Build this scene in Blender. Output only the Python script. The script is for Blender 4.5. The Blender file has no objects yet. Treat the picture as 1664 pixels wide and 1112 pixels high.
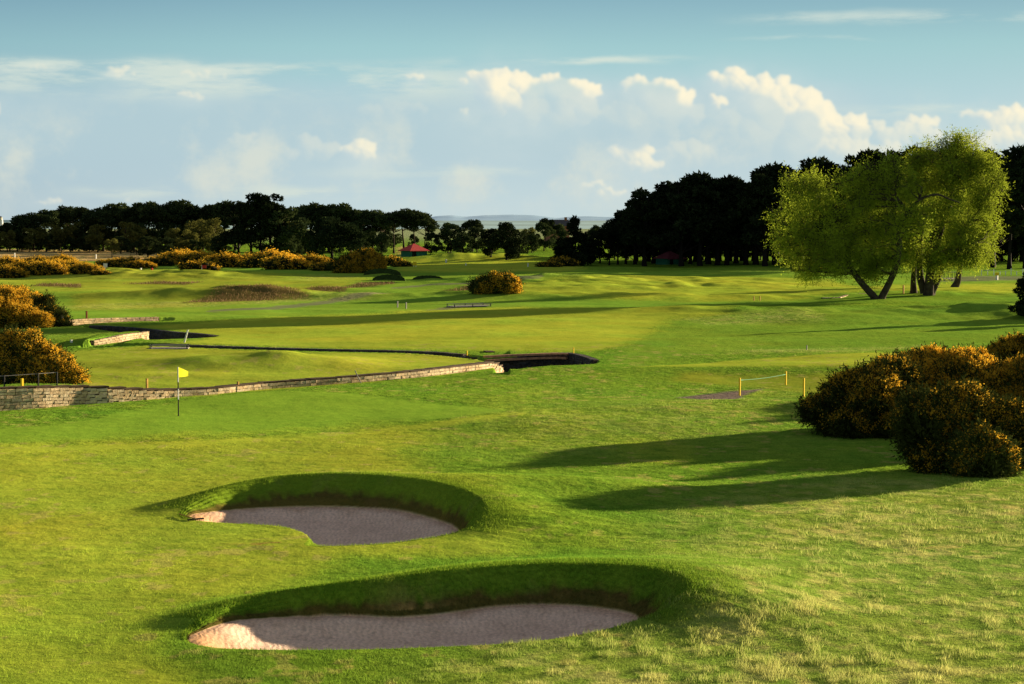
import bpy, math, random
import numpy as np
from mathutils import Vector

rng = np.random.default_rng(7)
random.seed(7)
scene = bpy.context.scene
COL = scene.collection

# ------------------------------------------------------------------ camera
F = 3236.0; HC = 8.6; TH = math.atan(199/F)
SUN_AZ = math.radians(38.5); SUN_EL = math.radians(8.7)
SUND = np.array([math.cos(SUN_AZ)*math.cos(SUN_EL), math.sin(SUN_AZ)*math.cos(SUN_EL), math.sin(SUN_EL)])

cam_d = bpy.data.cameras.new('camera'); cam = bpy.data.objects.new('camera', cam_d); COL.objects.link(cam)
cam.location = (0, 0, HC); cam.rotation_euler = (math.pi/2 - TH, 0, 0)
cam_d.sensor_width = 36; cam_d.lens = 36*F/1664; cam_d.clip_start = 0.5; cam_d.clip_end = 60000
scene.camera = cam

def P(px, py, z=0.0):
    """ground position at height z that stands where the survey picture shows (px,py)"""
    px = np.asarray(px, float); py = np.asarray(py, float)
    cx = (px-832)/F; cy = (556-py)/F
    dx = cx; dy = math.cos(TH)+cy*math.sin(TH); dz = -math.sin(TH)+cy*math.cos(TH)
    t = (z-HC)/dz
    return dx*t, dy*t
def PROJ(X, Y, z=0.0):
    Y = np.maximum(Y, 8.0)
    dz = z-HC
    depth = Y*math.cos(TH) - dz*math.sin(TH)
    up = Y*math.sin(TH) + dz*math.cos(TH)
    return 832+F*X/depth, 556-F*up/depth

# ------------------------------------------------------------------ noise
def _h(ix, iy, seed):
    n = (ix.astype(np.int64)*374761393 + iy.astype(np.int64)*668265263 + seed*1442695041) & 0x7fffffff
    n = ((n ^ (n >> 13))*1274126177) & 0x7fffffff
    n = n ^ (n >> 16)
    return (n & 0xffff)/32767.5 - 1.0
def vnoise(x, y, seed=0):
    ix = np.floor(x); iy = np.floor(y); fx = x-ix; fy = y-iy
    fx = fx*fx*fx*(fx*(fx*6-15)+10); fy = fy*fy*fy*(fy*(fy*6-15)+10)
    a = _h(ix, iy, seed); b = _h(ix+1, iy, seed); c = _h(ix, iy+1, seed); d = _h(ix+1, iy+1, seed)
    return (a*(1-fx)+b*fx)*(1-fy) + (c*(1-fx)+d*fx)*fy
def fbm(x, y, seed=0, o=3):
    s = 0; a = 1; t = 0
    for k in range(o):
        s = s + a*vnoise(x*2**k + 17.3*k, y*2**k - 9.1*k, seed+k); t += a; a *= .5
    return s/t
def sm(a, b, x):
    t = np.clip((x-a)/(b-a), 0, 1); return t*t*(3-2*t)

def polydist(poly, X, Y, closed=True, vals=None):
    """signed distance (negative inside) to polygon; optional value interpolated at nearest point"""
    poly = np.asarray(poly, float); n = len(poly)
    best = np.full(X.shape, 1e18); v = np.zeros(X.shape); side = np.ones(X.shape)
    inside = np.zeros(X.shape, bool)
    for i in range(n if closed else n-1):
        a = poly[i]; b = poly[(i+1) % n]; ex, ey = b-a; L = ex*ex+ey*ey + 1e-12
        wx = X-a[0]; wy = Y-a[1]
        t = np.clip((wx*ex+wy*ey)/L, 0, 1)
        d = (wx-t*ex)**2+(wy-t*ey)**2
        m = d < best
        best = np.where(m, d, best)
        if vals is not None:
            v = np.where(m, vals[i]*(1-t)+vals[(i+1) % n]*t, v)
        side = np.where(m, np.sign(ex*wy-ey*wx), side)
        if closed:
            c = ((a[1] > Y) != (b[1] > Y)) & (X < (ex)*(Y-a[1])/(ey+1e-12)+a[0])
            inside ^= c
    d = np.sqrt(best)
    if closed: d = np.where(inside, -d, d)
    else: d = d*side
    return (d, v) if vals is not None else d

def smooth_loop(pts, k=3, closed=True):
    p = np.asarray(pts, float); n = len(p); out = []
    rngi = range(n) if closed else range(n-1)
    for i in rngi:
        p0 = p[(i-1) % n] if closed or i > 0 else p[i]
        p1 = p[i]; p2 = p[(i+1) % n]
        p3 = p[(i+2) % n] if closed or i+2 < n else p[i+1]
        for j in range(k):
            t = j/k
            out.append(.5*((2*p1)+(-p0+p2)*t+(2*p0-5*p1+4*p2-p3)*t*t+(-p0+3*p1-3*p2+p3)*t**3))
    if not closed: out.append(p[-1])
    return np.array(out)

# ------------------------------------------------------------------ terrain features (world coordinates)
def bunker(rim, sand, mound=2.6):
    rim = smooth_loop(rim); sand = smooth_loop(sand)
    rx, ry = P(rim[:, 0], rim[:, 1], rim[:, 2]); sx, sy = P(sand[:, 0], sand[:, 1], sand[:, 2])
    return dict(rim=np.c_[rx, ry], rz=rim[:, 2], sand=np.c_[sx, sy], sz=sand[:, 2], mound=mound)
POT = -.05
BUNKERS = [
 bunker([(296,1040,-.02),(345,1052,0),(430,1056,0),(560,1056,0),(700,1052,0),(850,1044,0),(960,1028,0),(1035,1008,.08),(1090,985,.26),
         (1128,955,.50),(1108,932,.56),(1050,920,.58),(950,915,.58),(850,917,.58),(740,925,.57),(640,937,.50),(520,952,.46),(420,969,.29),(335,1000,.14),(302,1022,0)],
        [(306,1040,-.03),(335,1023,-.02),(375,1011,-.05),(430,1006,-.11),(560,1001,-.22),(640,1005,-.3),(720,999,-.3),(800,988,-.3),(880,984,-.3),(960,988,-.3),(1020,998,-.35),(1036,1010,-.38),
         (1030,1045,-.58),(960,1086,-.75),(850,1104,-.82),(700,1114,-.82),(560,1120,-.85),(430,1106,-.64),(350,1078,-.28)]),
 bunker([(288,839,0),(330,847,0),(400,852,0),(450,855,0),(488,864,0),(502,875,0),(496,887,0),(560,887,0),(640,883,0),(735,868,.05),(780,850,.2),
         (794,825,.42),(768,800,.56),(700,781,.62),(620,772,.65),(540,769,.65),(450,774,.58),(370,790,.44),(312,813,.22)],
        [(308,839,-.03),(340,833,-.07),(400,828,-.18),(450,826,-.23),(500,825,-.26),(560,826,-.28),(640,830,-.3),(700,844,-.36),(742,861,-.42),(735,888,-.6),(640,915,-.85),(560,926,-.9),(512,918,-.8),(512,895,-.65),(496,884,-.55),(450,873,-.45),(400,866,-.32),(340,857,-.12)]),
]
def W(pts): 
    a = smooth_loop(pts, 3, False); x, y = P(a[:, 0], a[:, 1]); return np.c_[x, y]
WM_PX = [(-120,678),(-40,670),(0,667),(60,663),(108,659),(141,656.5),(177,654.5),(242,649.5),(290,645.5),(353,641),(420,634.5),(472,631),(580,624),(670,617),(760,607),(805,600),(816,596)]
def Wz(pts, z):
    a = smooth_loop(pts, 3, False); x, y = P(a[:, 0], a[:, 1], z); return np.c_[x, y]
WALL_MAIN = Wz(WM_PX, -.4)
WM_TOPPX = [-120,0,60,110,141,177,242,290,353,420,472,580,670,760,811]; WM_TOPPY = [637,637,633,629,631,635,640.5,639,633,627,622.5,615,608,599,590]
_wpx = 832+F*WALL_MAIN[:, 0]/(WALL_MAIN[:, 1]*math.cos(TH)+9*math.sin(TH))
WALL_TOPZ = HC-WALL_MAIN[:, 1]*(np.interp(_wpx, WM_TOPPX, WM_TOPPY)-357)/F*(1/ (1+.0038))
WALL_BUILD = Wz(WM_PX+[(816,590),(809,584.5),(800,581)], -.4)
WALL_MAIN_DROP = dict(px=[-200,0,100,180,242,420,580,760,811], d=[1.0,.98,.8,.5,.34,.25,.32,.25,.18])
POOL = smooth_loop([(785,579),(860,575.5),(925,575),(962,585),(950,594),(880,599),(818,603),(813,592),(803,585)], 3)
POOLW = np.c_[P(POOL[:, 0], POOL[:, 1])]
POND = smooth_loop([(140,531),(180,532),(230,535),(280,540),(320,542.5),(347,546),(320,550),(280,553),(243,557),(240,549),(226,543.5),(200,540),(165,535.5)], 3)
PONDW = np.c_[P(POND[:, 0], POND[:, 1])]
ISLW = W([(150,565),(175,562.5),(205,559),(232,552),(240,548)])
CHAN = W([(150,567),(240,564),(300,565),(420,567),(560,570),(700,573.5),(790,579)])
CHAN2 = W([(80,531),(125,527),(190,523),(270,519),(400,513.5),(560,507),(660,502),(745,497),(900,497),(1100,495),(1250,492),(1340,489),(1420,490)])

# mounds: px, py, rx, ry (m), height
MOUNDS = [(450,593,8,5,.62),(355,612,5,1.8,.25),(640,598,9,3,.25),(130,560,9,6,.35),(560,650,10,5,.15),
 (1090,672,9,3,.28),(1300,660,7,2.5,.3),(930,690,7,4,.35),(900,800,4,2.5,.45),(1190,930,3.5,3,.2),
 
 (1450,588,8,6,.45),(1270,602,12,4,.3),
 (390,483,9,5,.6),(445,481,6,4,.5),(530,474,10,5,.4),(610,466,9,4,.12),(300,478,10,6,.5),(240,483,9,5,.5),(1640,512,10,8,1.2),
 (1100,508,9,4,.5),(1250,512,12,6,.55),(1330,520,9,5,.4),(900,462,30,12,1.0),(1020,470,26,10,.7),(760,472,14,6,.15),(860,484,30,6,.7),
 (295,452,14,9,1.0),(140,447,14,8,1.0),(180,450,10,6,.6),(60,520,8,10,.5),(880,412,24,14,1.2),(752,424,20,14,.9),(815,424,16,10,.6),
 (1180,447,22,12,.5),(1120,458,24,10,.4),(1300,450,22,10,.4),(1540,480,14,9,.7),(760,560,9,5,.12)]
POTS = [(590,650,450,437),(604,657,458.5,447),(670,719,456,448.5)]
MW = []
for (a, b, rx, ry, h) in MOUNDS:
    x, y = P(a, b); MW.append((float(x), float(y), rx, ry, h))

def lerp3(a, b, t):
    return a*(1-t[..., None]) + np.asarray(b)*t[..., None]

for (a_, b_, yb, yt) in POTS:
    x_, y_ = P((a_+b_)/2, yb); hh = (yb-yt)*float(y_)/F; MW.append((float(x_), float(y_)+2.9, (b_-a_)*.5*float(y_)/F*1.0, 1.9, hh*.98))
# turf colours (albedo)
C_ROUGH = np.array([.200,.345,.040]); C_DEEP = np.array([.105,.225,.024]); C_FAIR = np.array([.405,.490,.052]); C_GREEN = np.array([.255,.435,.045])
C_TURF = np.array([.372,.450,.050]); C_DRY = np.array([.56,.54,.20]); C_HEATH = np.array([.105,.065,.035]); C_PATH = np.array([.20,.155,.17]); C_STRAW = np.array([.55,.40,.20])
C_BANK = np.array([.11,.21,.016])
ZONES = [ # polygon in survey pixels, colour, softness(px)
 ([(-500,423),(300,423),(700,430),(1000,440),(1664,435),(2400,435),(2400,500),(1664,490),(1300,492),(700,508),(300,520),(-500,530)], C_ROUGH*1.15, 4),
 ([(-500,440),(200,437),(330,440),(600,452),(560,470),(300,470),(80,475),(-500,480)], C_TURF, 3),
 ([(120,478),(300,474),(500,470),(560,480),(300,498),(120,505)], C_TURF*.9, 4),
 ([(640,425),(820,420),(950,436),(900,445),(760,444),(650,442)], C_FAIR, 2.5),
 ([(800,484),(850,470),(1000,458),(1180,452),(1330,455),(1400,470),(1500,462),(1750,455),(1900,465),(1750,482),(1400,480),(1240,489),(1000,488)], C_FAIR, 2.5),
 ([(225,531),(400,518),(560,511),(760,501),(1050,500),(1180,505),(1200,520),(1120,545),(1040,560),(960,572),(760,570),(300,560),(350,546),(290,538)], C_FAIR, 3),
 ([(1090,520),(1400,505),(1700,500),(1700,575),(1400,578),(1200,575),(1000,590),(1020,560)], C_ROUGH, 5),
 ([(100,575),(160,570),(240,566),(560,573),(740,577),(800,586),(815,590),(670,606),(420,624),(242,638),(140,628),(120,600)], C_TURF*1.02, 2),
 ([(1040,600),(1180,588),(1460,580),(1700,578),(1700,600),(1500,606),(1300,604),(1160,603)], C_FAIR*1.05, 2),
 ([(1100,608),(1300,612),(1700,606),(1700,635),(1340,640),(1240,628),(1100,620)], C_TURF*.75, 4),
 ([(-300,728),(0,722),(300,712),(620,694),(845,678),(740,662),(600,650),(500,643),(380,642),(240,664),(100,690),(-300,720)], C_GREEN, 2.5),
 ([(-300,728),(0,724),(300,714),(620,696),(720,705),(640,740),(760,800),(860,900),(560,905),(470,960),(300,980),(250,1060),(480,1200),(-300,1300)], C_TURF, 14),
 ([(-300,733),(0,728),(300,718),(640,698),(840,682),(840,686),(640,704),(300,727),(0,738),(-300,743)], C_FAIR*1.1, 3),
 ([(-500,405),(240,405),(300,413),(240,425),(-500,422)], C_STRAW, 2),
 ([(645,404),(656,400),(660,412),(650,420)], C_STRAW, 2),
]
HEATH = [([(300,492),(350,484),(400,478),(470,480),(500,486),(430,490)], 3), ([(490,478),(520,470),(570,470),(560,477)], 2), ([(50,464),(70,459),(130,460),(130,466)], 2),
 ([(200,460),(260,457),(330,460),(300,464)], 2), ([(560,470),(590,463),(640,460),(640,465),(590,470)], 2), ([(720,476),(780,470),(830,474),(760,480)], 2)]
PATHS = [([(1095,645),(1135,639),(1200,633),(1245,630),(1215,638),(1196,649),(1140,650)], 1.6),
 ([(340,505),(440,499),(500,492),(560,486),(640,479),(640,482),(560,490),(500,498),(440,504),(340,508)], 1.0),
 ([(640,470),(700,466),(760,467),(880,463),(880,465),(760,469),(700,468),(640,473)], .8),
 ([(690,505),(740,497),(780,494),(800,495),(740,502)], 1.0),
 ([(-80,634),(0,633),(60,629),(112,627),(112,629.5),(60,632),(0,636),(-80,637)], .8),
 ([(1530,452),(1600,449),(1700,448),(1700,452),(1600,455),(1530,456)], 1.2)]
DRYP = [([(980,655),(1300,648),(1340,690),(900,740),(820,720)], .25), ([(1200,830),(1400,790),(1800,770),(1800,1300),(900,1300),(600,1200),(830,1060),(1180,960),(1190,880)], .75),
 ([(1130,520),(1330,510),(1330,524),(1160,528)], .5), ([(1180,570),(1400,566),(1520,560),(1400,576),(1200,576)], .4), ([(-60,555),(160,556),(230,547),(160,535),(60,530),(-60,540)], .1),
 ([(60,497),(180,492),(400,488),(640,478),(640,484),(400,496),(180,503)], .45), ([(1200,440),(1400,438),(1400,446),(1200,448)], .5), ([(470,452),(560,447),(560,452),(500,458)], .4), ([(860,455),(1000,450),(1040,456),(900,464)], .4)]

def pmask(poly, px, py, soft):
    p = np.array(poly, float); p[:, 0] /= 5
    x = px/5
    lo = p.min(0)-soft*2; hi = p.max(0)+soft*2
    m = (x > lo[0]) & (x < hi[0]) & (py > lo[1]) & (py < hi[1])
    out = np.zeros(px.shape)
    if m.any():
        out[m] = 1-sm(-soft, soft, polydist(p, x[m], py[m]))
    return out

def near(arr, X, Y, pad):
    lo = arr.min(0)-pad; hi = arr.max(0)+pad
    return (X > lo[0]) & (X < hi[0]) & (Y > lo[1]) & (Y < hi[1])

def terrain(X, Y, colour=True):
    X = np.asarray(X, float); Y = np.asarray(Y, float)
    px, py = PROJ(X, Y)
    D = np.maximum(Y, 10)
    amp = .10+.30*sm(120, 330, D)
    wl = 1+1.2*sm(100, 350, D)
    z = amp*fbm(X/(11*wl), Y/(14*wl), 3, 3) + .032*fbm(X/3.1, Y/3.4, 9, 2)*(1-sm(60, 140, D)*.2) + (.06+.12*sm(100,300,D))*fbm(X/14, Y/6.5, 63, 2)*sm(70, 110, D)
    z *= 1-sm(500, 900, D)*.8
    damp = np.ones(X.shape)
    for arr in (WALL_MAIN, POOLW, PONDW, CHAN, ISLW):
        m = near(arr, X, Y, 6)
        if m.any():
            d = np.abs(polydist(arr, X[m], Y[m], closed=False)); damp[m] = np.minimum(damp[m], .25+.75*sm(1, 6, d))
    z = z*damp
    for (mx, my, rx, ry, h) in MW:
        q = ((X-mx)/rx)**2+((Y-my)/ry)**2
        m = q < 9
        if m.any():
            z[m] += h*np.exp(-q[m])*(1+.25*vnoise(X[m]/2.3, Y[m]/2.3, 5)) if h > .5 else h*np.exp(-q[m])
    z *= 1-.8*np.exp(-((px-655)/85)**2-((py-456)/16)**2)
    inrim = np.full(X.shape, 9.0); edge_d = np.full(X.shape, 9.0)
    sand = np.zeros(X.shape); bank = np.zeros(X.shape); lip = np.zeros(X.shape)
    for B in BUNKERS:
        m = near(B['rim'], X, Y, 9)
        if not m.any(): continue
        x = X[m]; y = Y[m]
        dr, rz = polydist(B['rim'], x, y, True, B['rz']); ds = polydist(B['sand'], x, y)
        inrim[m] = np.minimum(inrim[m], dr); edge_d[m] = np.minimum(edge_d[m], np.abs(ds))
        wsum = np.zeros(x.shape); fz = np.zeros(x.shape)
        for (qx, qy), qz in zip(B['sand'], B['sz']):
            w_ = 1/((x-qx)**2+(y-qy)**2+.05)**1.9; wsum += w_; fz += w_*qz
        fz /= wsum
        fz = fz-(.30*sm(.1, 1.1, -ds) if B['mound'] < 3 else 0)
        base = z[m]
        cxm = B['rim'][:, 0].mean(); hw_ = np.ptp(B['rim'][:, 0])/2; mw = B['mound']*(.42+.58*sm(-.55, .25, (x-cxm)/hw_))
        outer = rz*np.exp(-(np.maximum(dr, 0)/mw)**2)
        fade = np.exp(-(np.maximum(dr, 0)/1.2)**2)
        zo = base*(1-fade)+outer
        s = np.clip(ds/(np.maximum(ds, 0)+np.maximum(-dr, 0)+1e-6), 0, 1)
        s2 = np.where(ds <= 0, 0, s)
        zin = fz+(rz-fz)*(1-(1-s2)**1.5)
        zin = zin + np.where(ds <= 0, .05*np.clip(-(-ds), -2, 0)*0, 0)
        bump = .035*fbm(x/.5, y/.5, 21, 2)
        zz = np.where(dr < 0, zin+np.where(ds > 0, (1.6*bump+.016*np.sin(s2*34+3*fbm(x/1.2, y/1.2, 23, 2)))*np.sin(s2*3.14), .015*fbm(x/.7, y/.7, 4, 2)), zo)
        z[m] = zz
        sand[m] = np.maximum(sand[m], np.where(dr < 0, 1-sm(.0, .05, s2), 0))
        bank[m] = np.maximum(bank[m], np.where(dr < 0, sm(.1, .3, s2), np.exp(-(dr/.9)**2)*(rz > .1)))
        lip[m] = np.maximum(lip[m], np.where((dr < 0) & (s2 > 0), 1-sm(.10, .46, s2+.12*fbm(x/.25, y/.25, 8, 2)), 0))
    # burn: drop on the near side of the main wall
    m = near(WALL_MAIN, X, Y, 14)
    if m.any():
        d, zt = polydist(WALL_MAIN, X[m], Y[m], False, WALL_TOPZ)   # positive = left of direction = far side
        nearz = np.interp(px[m], [0, 242, 420, 811], [-.43, -.39, -.36, -.27]); inner = 1-sm(0, 1, (-d-.9)/5.5); inner = inner*sm(.42, .12, d)
        farside = sm(10, 2.5, d)*sm(.12, .42, d)
        ok = (X[m] > WALL_MAIN[0, 0]-2) & (X[m] < WALL_MAIN[-1, 0]+.4)
        zz = z[m]*(1-farside)+(zt-.03+z[m]*.3)*farside
        zz = zz*(1-inner)+nearz*inner
        z[m] = np.where(ok, zz, z[m])
    for poly, dp in ((POOLW, 1.3), (PONDW, 1.3)):
        m = near(poly, X, Y, 3)
        if m.any():
            d = polydist(poly, X[m], Y[m]); z[m] = z[m]-dp*sm(.35, .0, d)
    for line, hw, dp in ((CHAN, .55, .8), (CHAN2, 1.5, .55)):
        m = near(line, X, Y, 4)
        if m.any():
            d = np.abs(polydist(line, X[m], Y[m], False)); z[m] = z[m]-dp*sm(hw+.35, hw, d)*(sm(285, 262, px[m]) if line is CHAN2 else 1)
    m = near(ISLW, X, Y, 4)
    if m.any():
        d = polydist(ISLW, X[m], Y[m], False); z[m] = z[m]+(.32*sm(.05, .35, d)*sm(6, 2, np.abs(d))-.12*sm(.2, 0, d)*sm(-2.2, -1, d))*(X[m] > ISLW[0, 0]-.5)*(X[m] < ISLW[-1, 0]+.3)
    if not colour: return z
    n1 = fbm(X/6, Y/9, 31, 3); n2 = fbm(X/1.3, Y/1.6, 41, 3)
    c = np.empty(X.shape+(3,)); c[:] = C_ROUGH
    c = lerp3(c, C_DEEP, np.clip(.35+.6*n1+.4*n2, 0, 1))
    c = lerp3(c, C_TURF, .35*sm(.1, .6, n1))
    smooth = np.zeros(X.shape)
    for poly, col, soft in ZONES:
        k = pmask(poly, px+14*n2, py+soft*.6*n2, soft)
        c = lerp3(c, col, k*.95)
        if not (col is C_STRAW): smooth = np.maximum(smooth*(1-k), k*(1 if soft < 5 else .75))
    gm = pmask(ZONES[10][0], px, py, 2.5)
    c *= (1+(.16*n1+.12*n2)*(1-.8*gm))[..., None]; c[..., 0] *= 1+.17*fbm(X/4.5, Y/5.5, 91, 3)*(1-.7*gm)
    dry = np.zeros(X.shape)
    for poly, amt in DRYP:
        k = pmask(poly, px+60*n1, py+22*n1*(poly[0][1] > 600), 48 if poly[0][1] > 600 else 3)*amt
        dry = np.maximum(dry, k)
    tn = fbm(X/.45, Y/.6, 51, 3)+.4*fbm(X/2.2, Y/2.6, 52, 2)
    c = lerp3(c, C_DRY, dry*(.22+.78*sm(-.3, .6, tn+.25*n1)))
    smooth *= 1-np.clip(dry*1.6, 0, 1)
    gm = pmask(ZONES[10][0], px, py, 2.5)
    worn = fbm(X/.55, Y/.8, 121, 3)*1.0+.35*fbm(X/5, Y/6, 122, 2)
    c = lerp3(c, (.50,.40,.16), .38*sm(.38, .62, worn)*(py > 560)*(1-gm))
    c = lerp3(c, C_DEEP*.9, .45*sm(.30, .60, fbm(X/.8, Y/.7, 131, 3)+.3*n1)*(1-.5*smooth)*(1-gm))
    heath = np.zeros(X.shape)
    for poly, soft in HEATH:
        k = pmask(poly, px, py+1.0*n2, soft); c = lerp3(c, C_HEATH, k*.85); heath = np.maximum(heath, k)
    path = np.zeros(X.shape)
    for poly, soft in PATHS:
        k = pmask(poly, px+10*n2, py+.4*n2, soft); path = np.maximum(path, k)
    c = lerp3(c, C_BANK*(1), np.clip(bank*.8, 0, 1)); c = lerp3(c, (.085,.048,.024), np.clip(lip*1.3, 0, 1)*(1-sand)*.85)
    soil = np.clip(1-edge_d/.45+.5*fbm(X/.5, Y/.5, 141, 2), 0, 1)
    sc = lerp3(np.broadcast_to(np.array([.92,.68,.56]), c.shape), (.62,.40,.27), soil*.75)
    for tpx, tpy in ((310, 838), (330, 1042)):
        wx, wy = P(tpx, tpy, 0); sc = lerp3(sc, (.62,.36,.19), np.exp(-((X-wx)/1.3)**2-((Y-wy)/1.3)**2))  # sunlit left tips of the sand: warm sunlight put into the colour
    c = np.where((sand > 0)[..., None], sc*sand[..., None]+c*(1-sand[..., None]), c)
    # worn patch on the near bunker's back face
    wx, wy = P(700, 965, .25); k = np.exp(-((X-wx)/.9)**2-((Y-wy)/.5)**2)*sm(-.15, .5, tn)*(bank > .1)*(sand < .01)
    c = lerp3(c, (.60,.40,.17), np.clip(k, 0, 1)*.7)
    wx, wy = P(455, 883, 0); k = np.exp(-((X-wx)/.9)**2-((Y-wy)/.25)**2)
    c = lerp3(c, (.35,.20,.07), np.clip(k*1.0, 0, 1)*sm(-.2, .2, tn))
    c = lerp3(c, C_PATH, path*np.where(py < 560, .62, .95))
    c = lerp3(c, (.30,.36,.24), sm(620, 1100, D)*.9)  # distance haze put into the far turf colour
    return z, dict(col=c, sand=sand, smooth=np.clip(smooth, 0, 1), path=path, dry=dry, heath=heath, bank=bank, lip=lip, px=px, py=py)

def hit(px, py):
    z = 0.0
    for _ in range(8):
        x, y = P(px, py, z); z = .5*z+.5*float(terrain(np.array([float(x)]), np.array([float(y)]), False)[0])
    x, y = P(px, py, z)
    return float(x), float(y), float(terrain(np.array([float(x)]), np.array([float(y)]), False)[0])
def mpp(D): return D/F    # metres per survey pixel at distance D

# ------------------------------------------------------------------ materials
def mat(name):
    m = bpy.data.materials.new(name); m.use_nodes = True
    nt = m.node_tree; b = nt.nodes['Principled BSDF']; b.inputs['Roughness'].default_value = .9
    b.inputs['Specular IOR Level'].default_value = .1
    return m, nt, b
def N(nt, t, **kw):
    n = nt.nodes.new(t)
    for k, v in kw.items():
        if hasattr(n, k) and not isinstance(v, tuple): setattr(n, k, v)
        else: n.inputs[k].default_value = v
    return n
def noise(nt, scale, detail=3, rough=.6, coord='Object'):
    tc = nt.nodes.new('ShaderNodeTexCoord'); t = nt.nodes.new('ShaderNodeTexNoise')
    t.inputs['Scale'].default_value = scale; t.inputs['Detail'].default_value = detail; t.inputs['Roughness'].default_value = rough
    nt.links.new(tc.outputs[coord], t.inputs['Vector']); return t
def ramp(nt, src, stops):
    r = nt.nodes.new('ShaderNodeValToRGB'); e = r.color_ramp.elements
    while len(e) < len(stops): e.new(.5)
    for k, (p, c) in enumerate(stops):
        e[k].position = p; e[k].color = (*c, 1) if len(c) == 3 else c
    nt.links.new(src, r.inputs[0]); return r
def mixc(nt, blend, a, b, fac=1.0):
    m = nt.nodes.new('ShaderNodeMix'); m.data_type = 'RGBA'; m.blend_type = blend
    for s, v in ((m.inputs[0], fac), (m.inputs[6], a), (m.inputs[7], b)):
        if hasattr(v, 'links'): nt.links.new(v, s)
        else: s.default_value = v if not isinstance(v, tuple) or len(v) == 4 else (*v, 1)
    return m.outputs[2]
def bump(nt, b, src, strength, dist):
    n = nt.nodes.new('ShaderNodeBump'); n.inputs['Strength'].default_value = strength; n.inputs['Distance'].default_value = dist
    nt.links.new(src, n.inputs['Height']); nt.links.new(n.outputs[0], b.inputs['Normal'])

def plain(name, c, var=.25, scale=4, rough=.85, bumpd=0):
    m, nt, b = mat(name); t = noise(nt, scale)
    r = ramp(nt, t.outputs[0], [(.3, tuple(x*(1-var) for x in c)), (.7, tuple(min(1, x*(1+var)) for x in c))])
    nt.links.new(r.outputs[0], b.inputs['Base Color']); b.inputs['Roughness'].default_value = rough
    if bumpd: bump(nt, b, t.outputs[0], .6, bumpd)
    return m

def ground_mat():
    m, nt, b = mat('turf')
    vc = nt.nodes.new('ShaderNodeVertexColor'); vc.layer_name = 'Col'
    at = nt.nodes.new('ShaderNodeAttribute'); at.attribute_name = 'rough'
    fine = noise(nt, 9, 5, .75); med = noise(nt, 1.4, 4, .6)
    r1 = ramp(nt, fine.outputs[0], [(.30, (.52,.58,.5)), (.70, (1.42,1.36,1.3))])
    r2 = ramp(nt, med.outputs[0], [(.33, (.76,.86,.75)), (.66, (1.24,1.13,1.1))])
    mf = nt.nodes.new('ShaderNodeMapRange'); mf.inputs['To Min'].default_value = .30; mf.inputs['To Max'].default_value = 1.0; nt.links.new(at.outputs['Fac'], mf.inputs['Value'])
    c = mixc(nt, 'MULTIPLY', vc.outputs[0], r1.outputs[0], mf.outputs[0]); c = mixc(nt, 'MULTIPLY', c, r2.outputs[0], mf.outputs[0])
    nt.links.new(c, b.inputs['Base Color'])
    b.inputs['Roughness'].default_value = 1; b.inputs['Specular IOR Level'].default_value = 0.0
    b.inputs['Sheen Weight'].default_value = 0.0
    n = nt.nodes.new('ShaderNodeBump'); n.inputs['Distance'].default_value = .06
    nt.links.new(fine.outputs[0], n.inputs['Height'])
    mm = nt.nodes.new('ShaderNodeMapRange'); mm.inputs['To Min'].default_value = .10; mm.inputs['To Max'].default_value = .55
    nt.links.new(at.outputs['Fac'], mm.inputs['Value']); nt.links.new(mm.outputs[0], n.inputs['Strength'])
    n2 = nt.nodes.new('ShaderNodeBump'); n2.inputs['Distance'].default_value = .22
    m3 = nt.nodes.new('ShaderNodeMapRange'); m3.inputs['To Min'].default_value = .05; m3.inputs['To Max'].default_value = .75; nt.links.new(at.outputs['Fac'], m3.inputs['Value']); nt.links.new(m3.outputs[0], n2.inputs['Strength'])
    nt.links.new(med.outputs[0], n2.inputs['Height']); nt.links.new(n.outputs[0], n2.inputs['Normal'])
    nt.links.new(n2.outputs[0], b.inputs['Normal'])
    return m
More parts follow.
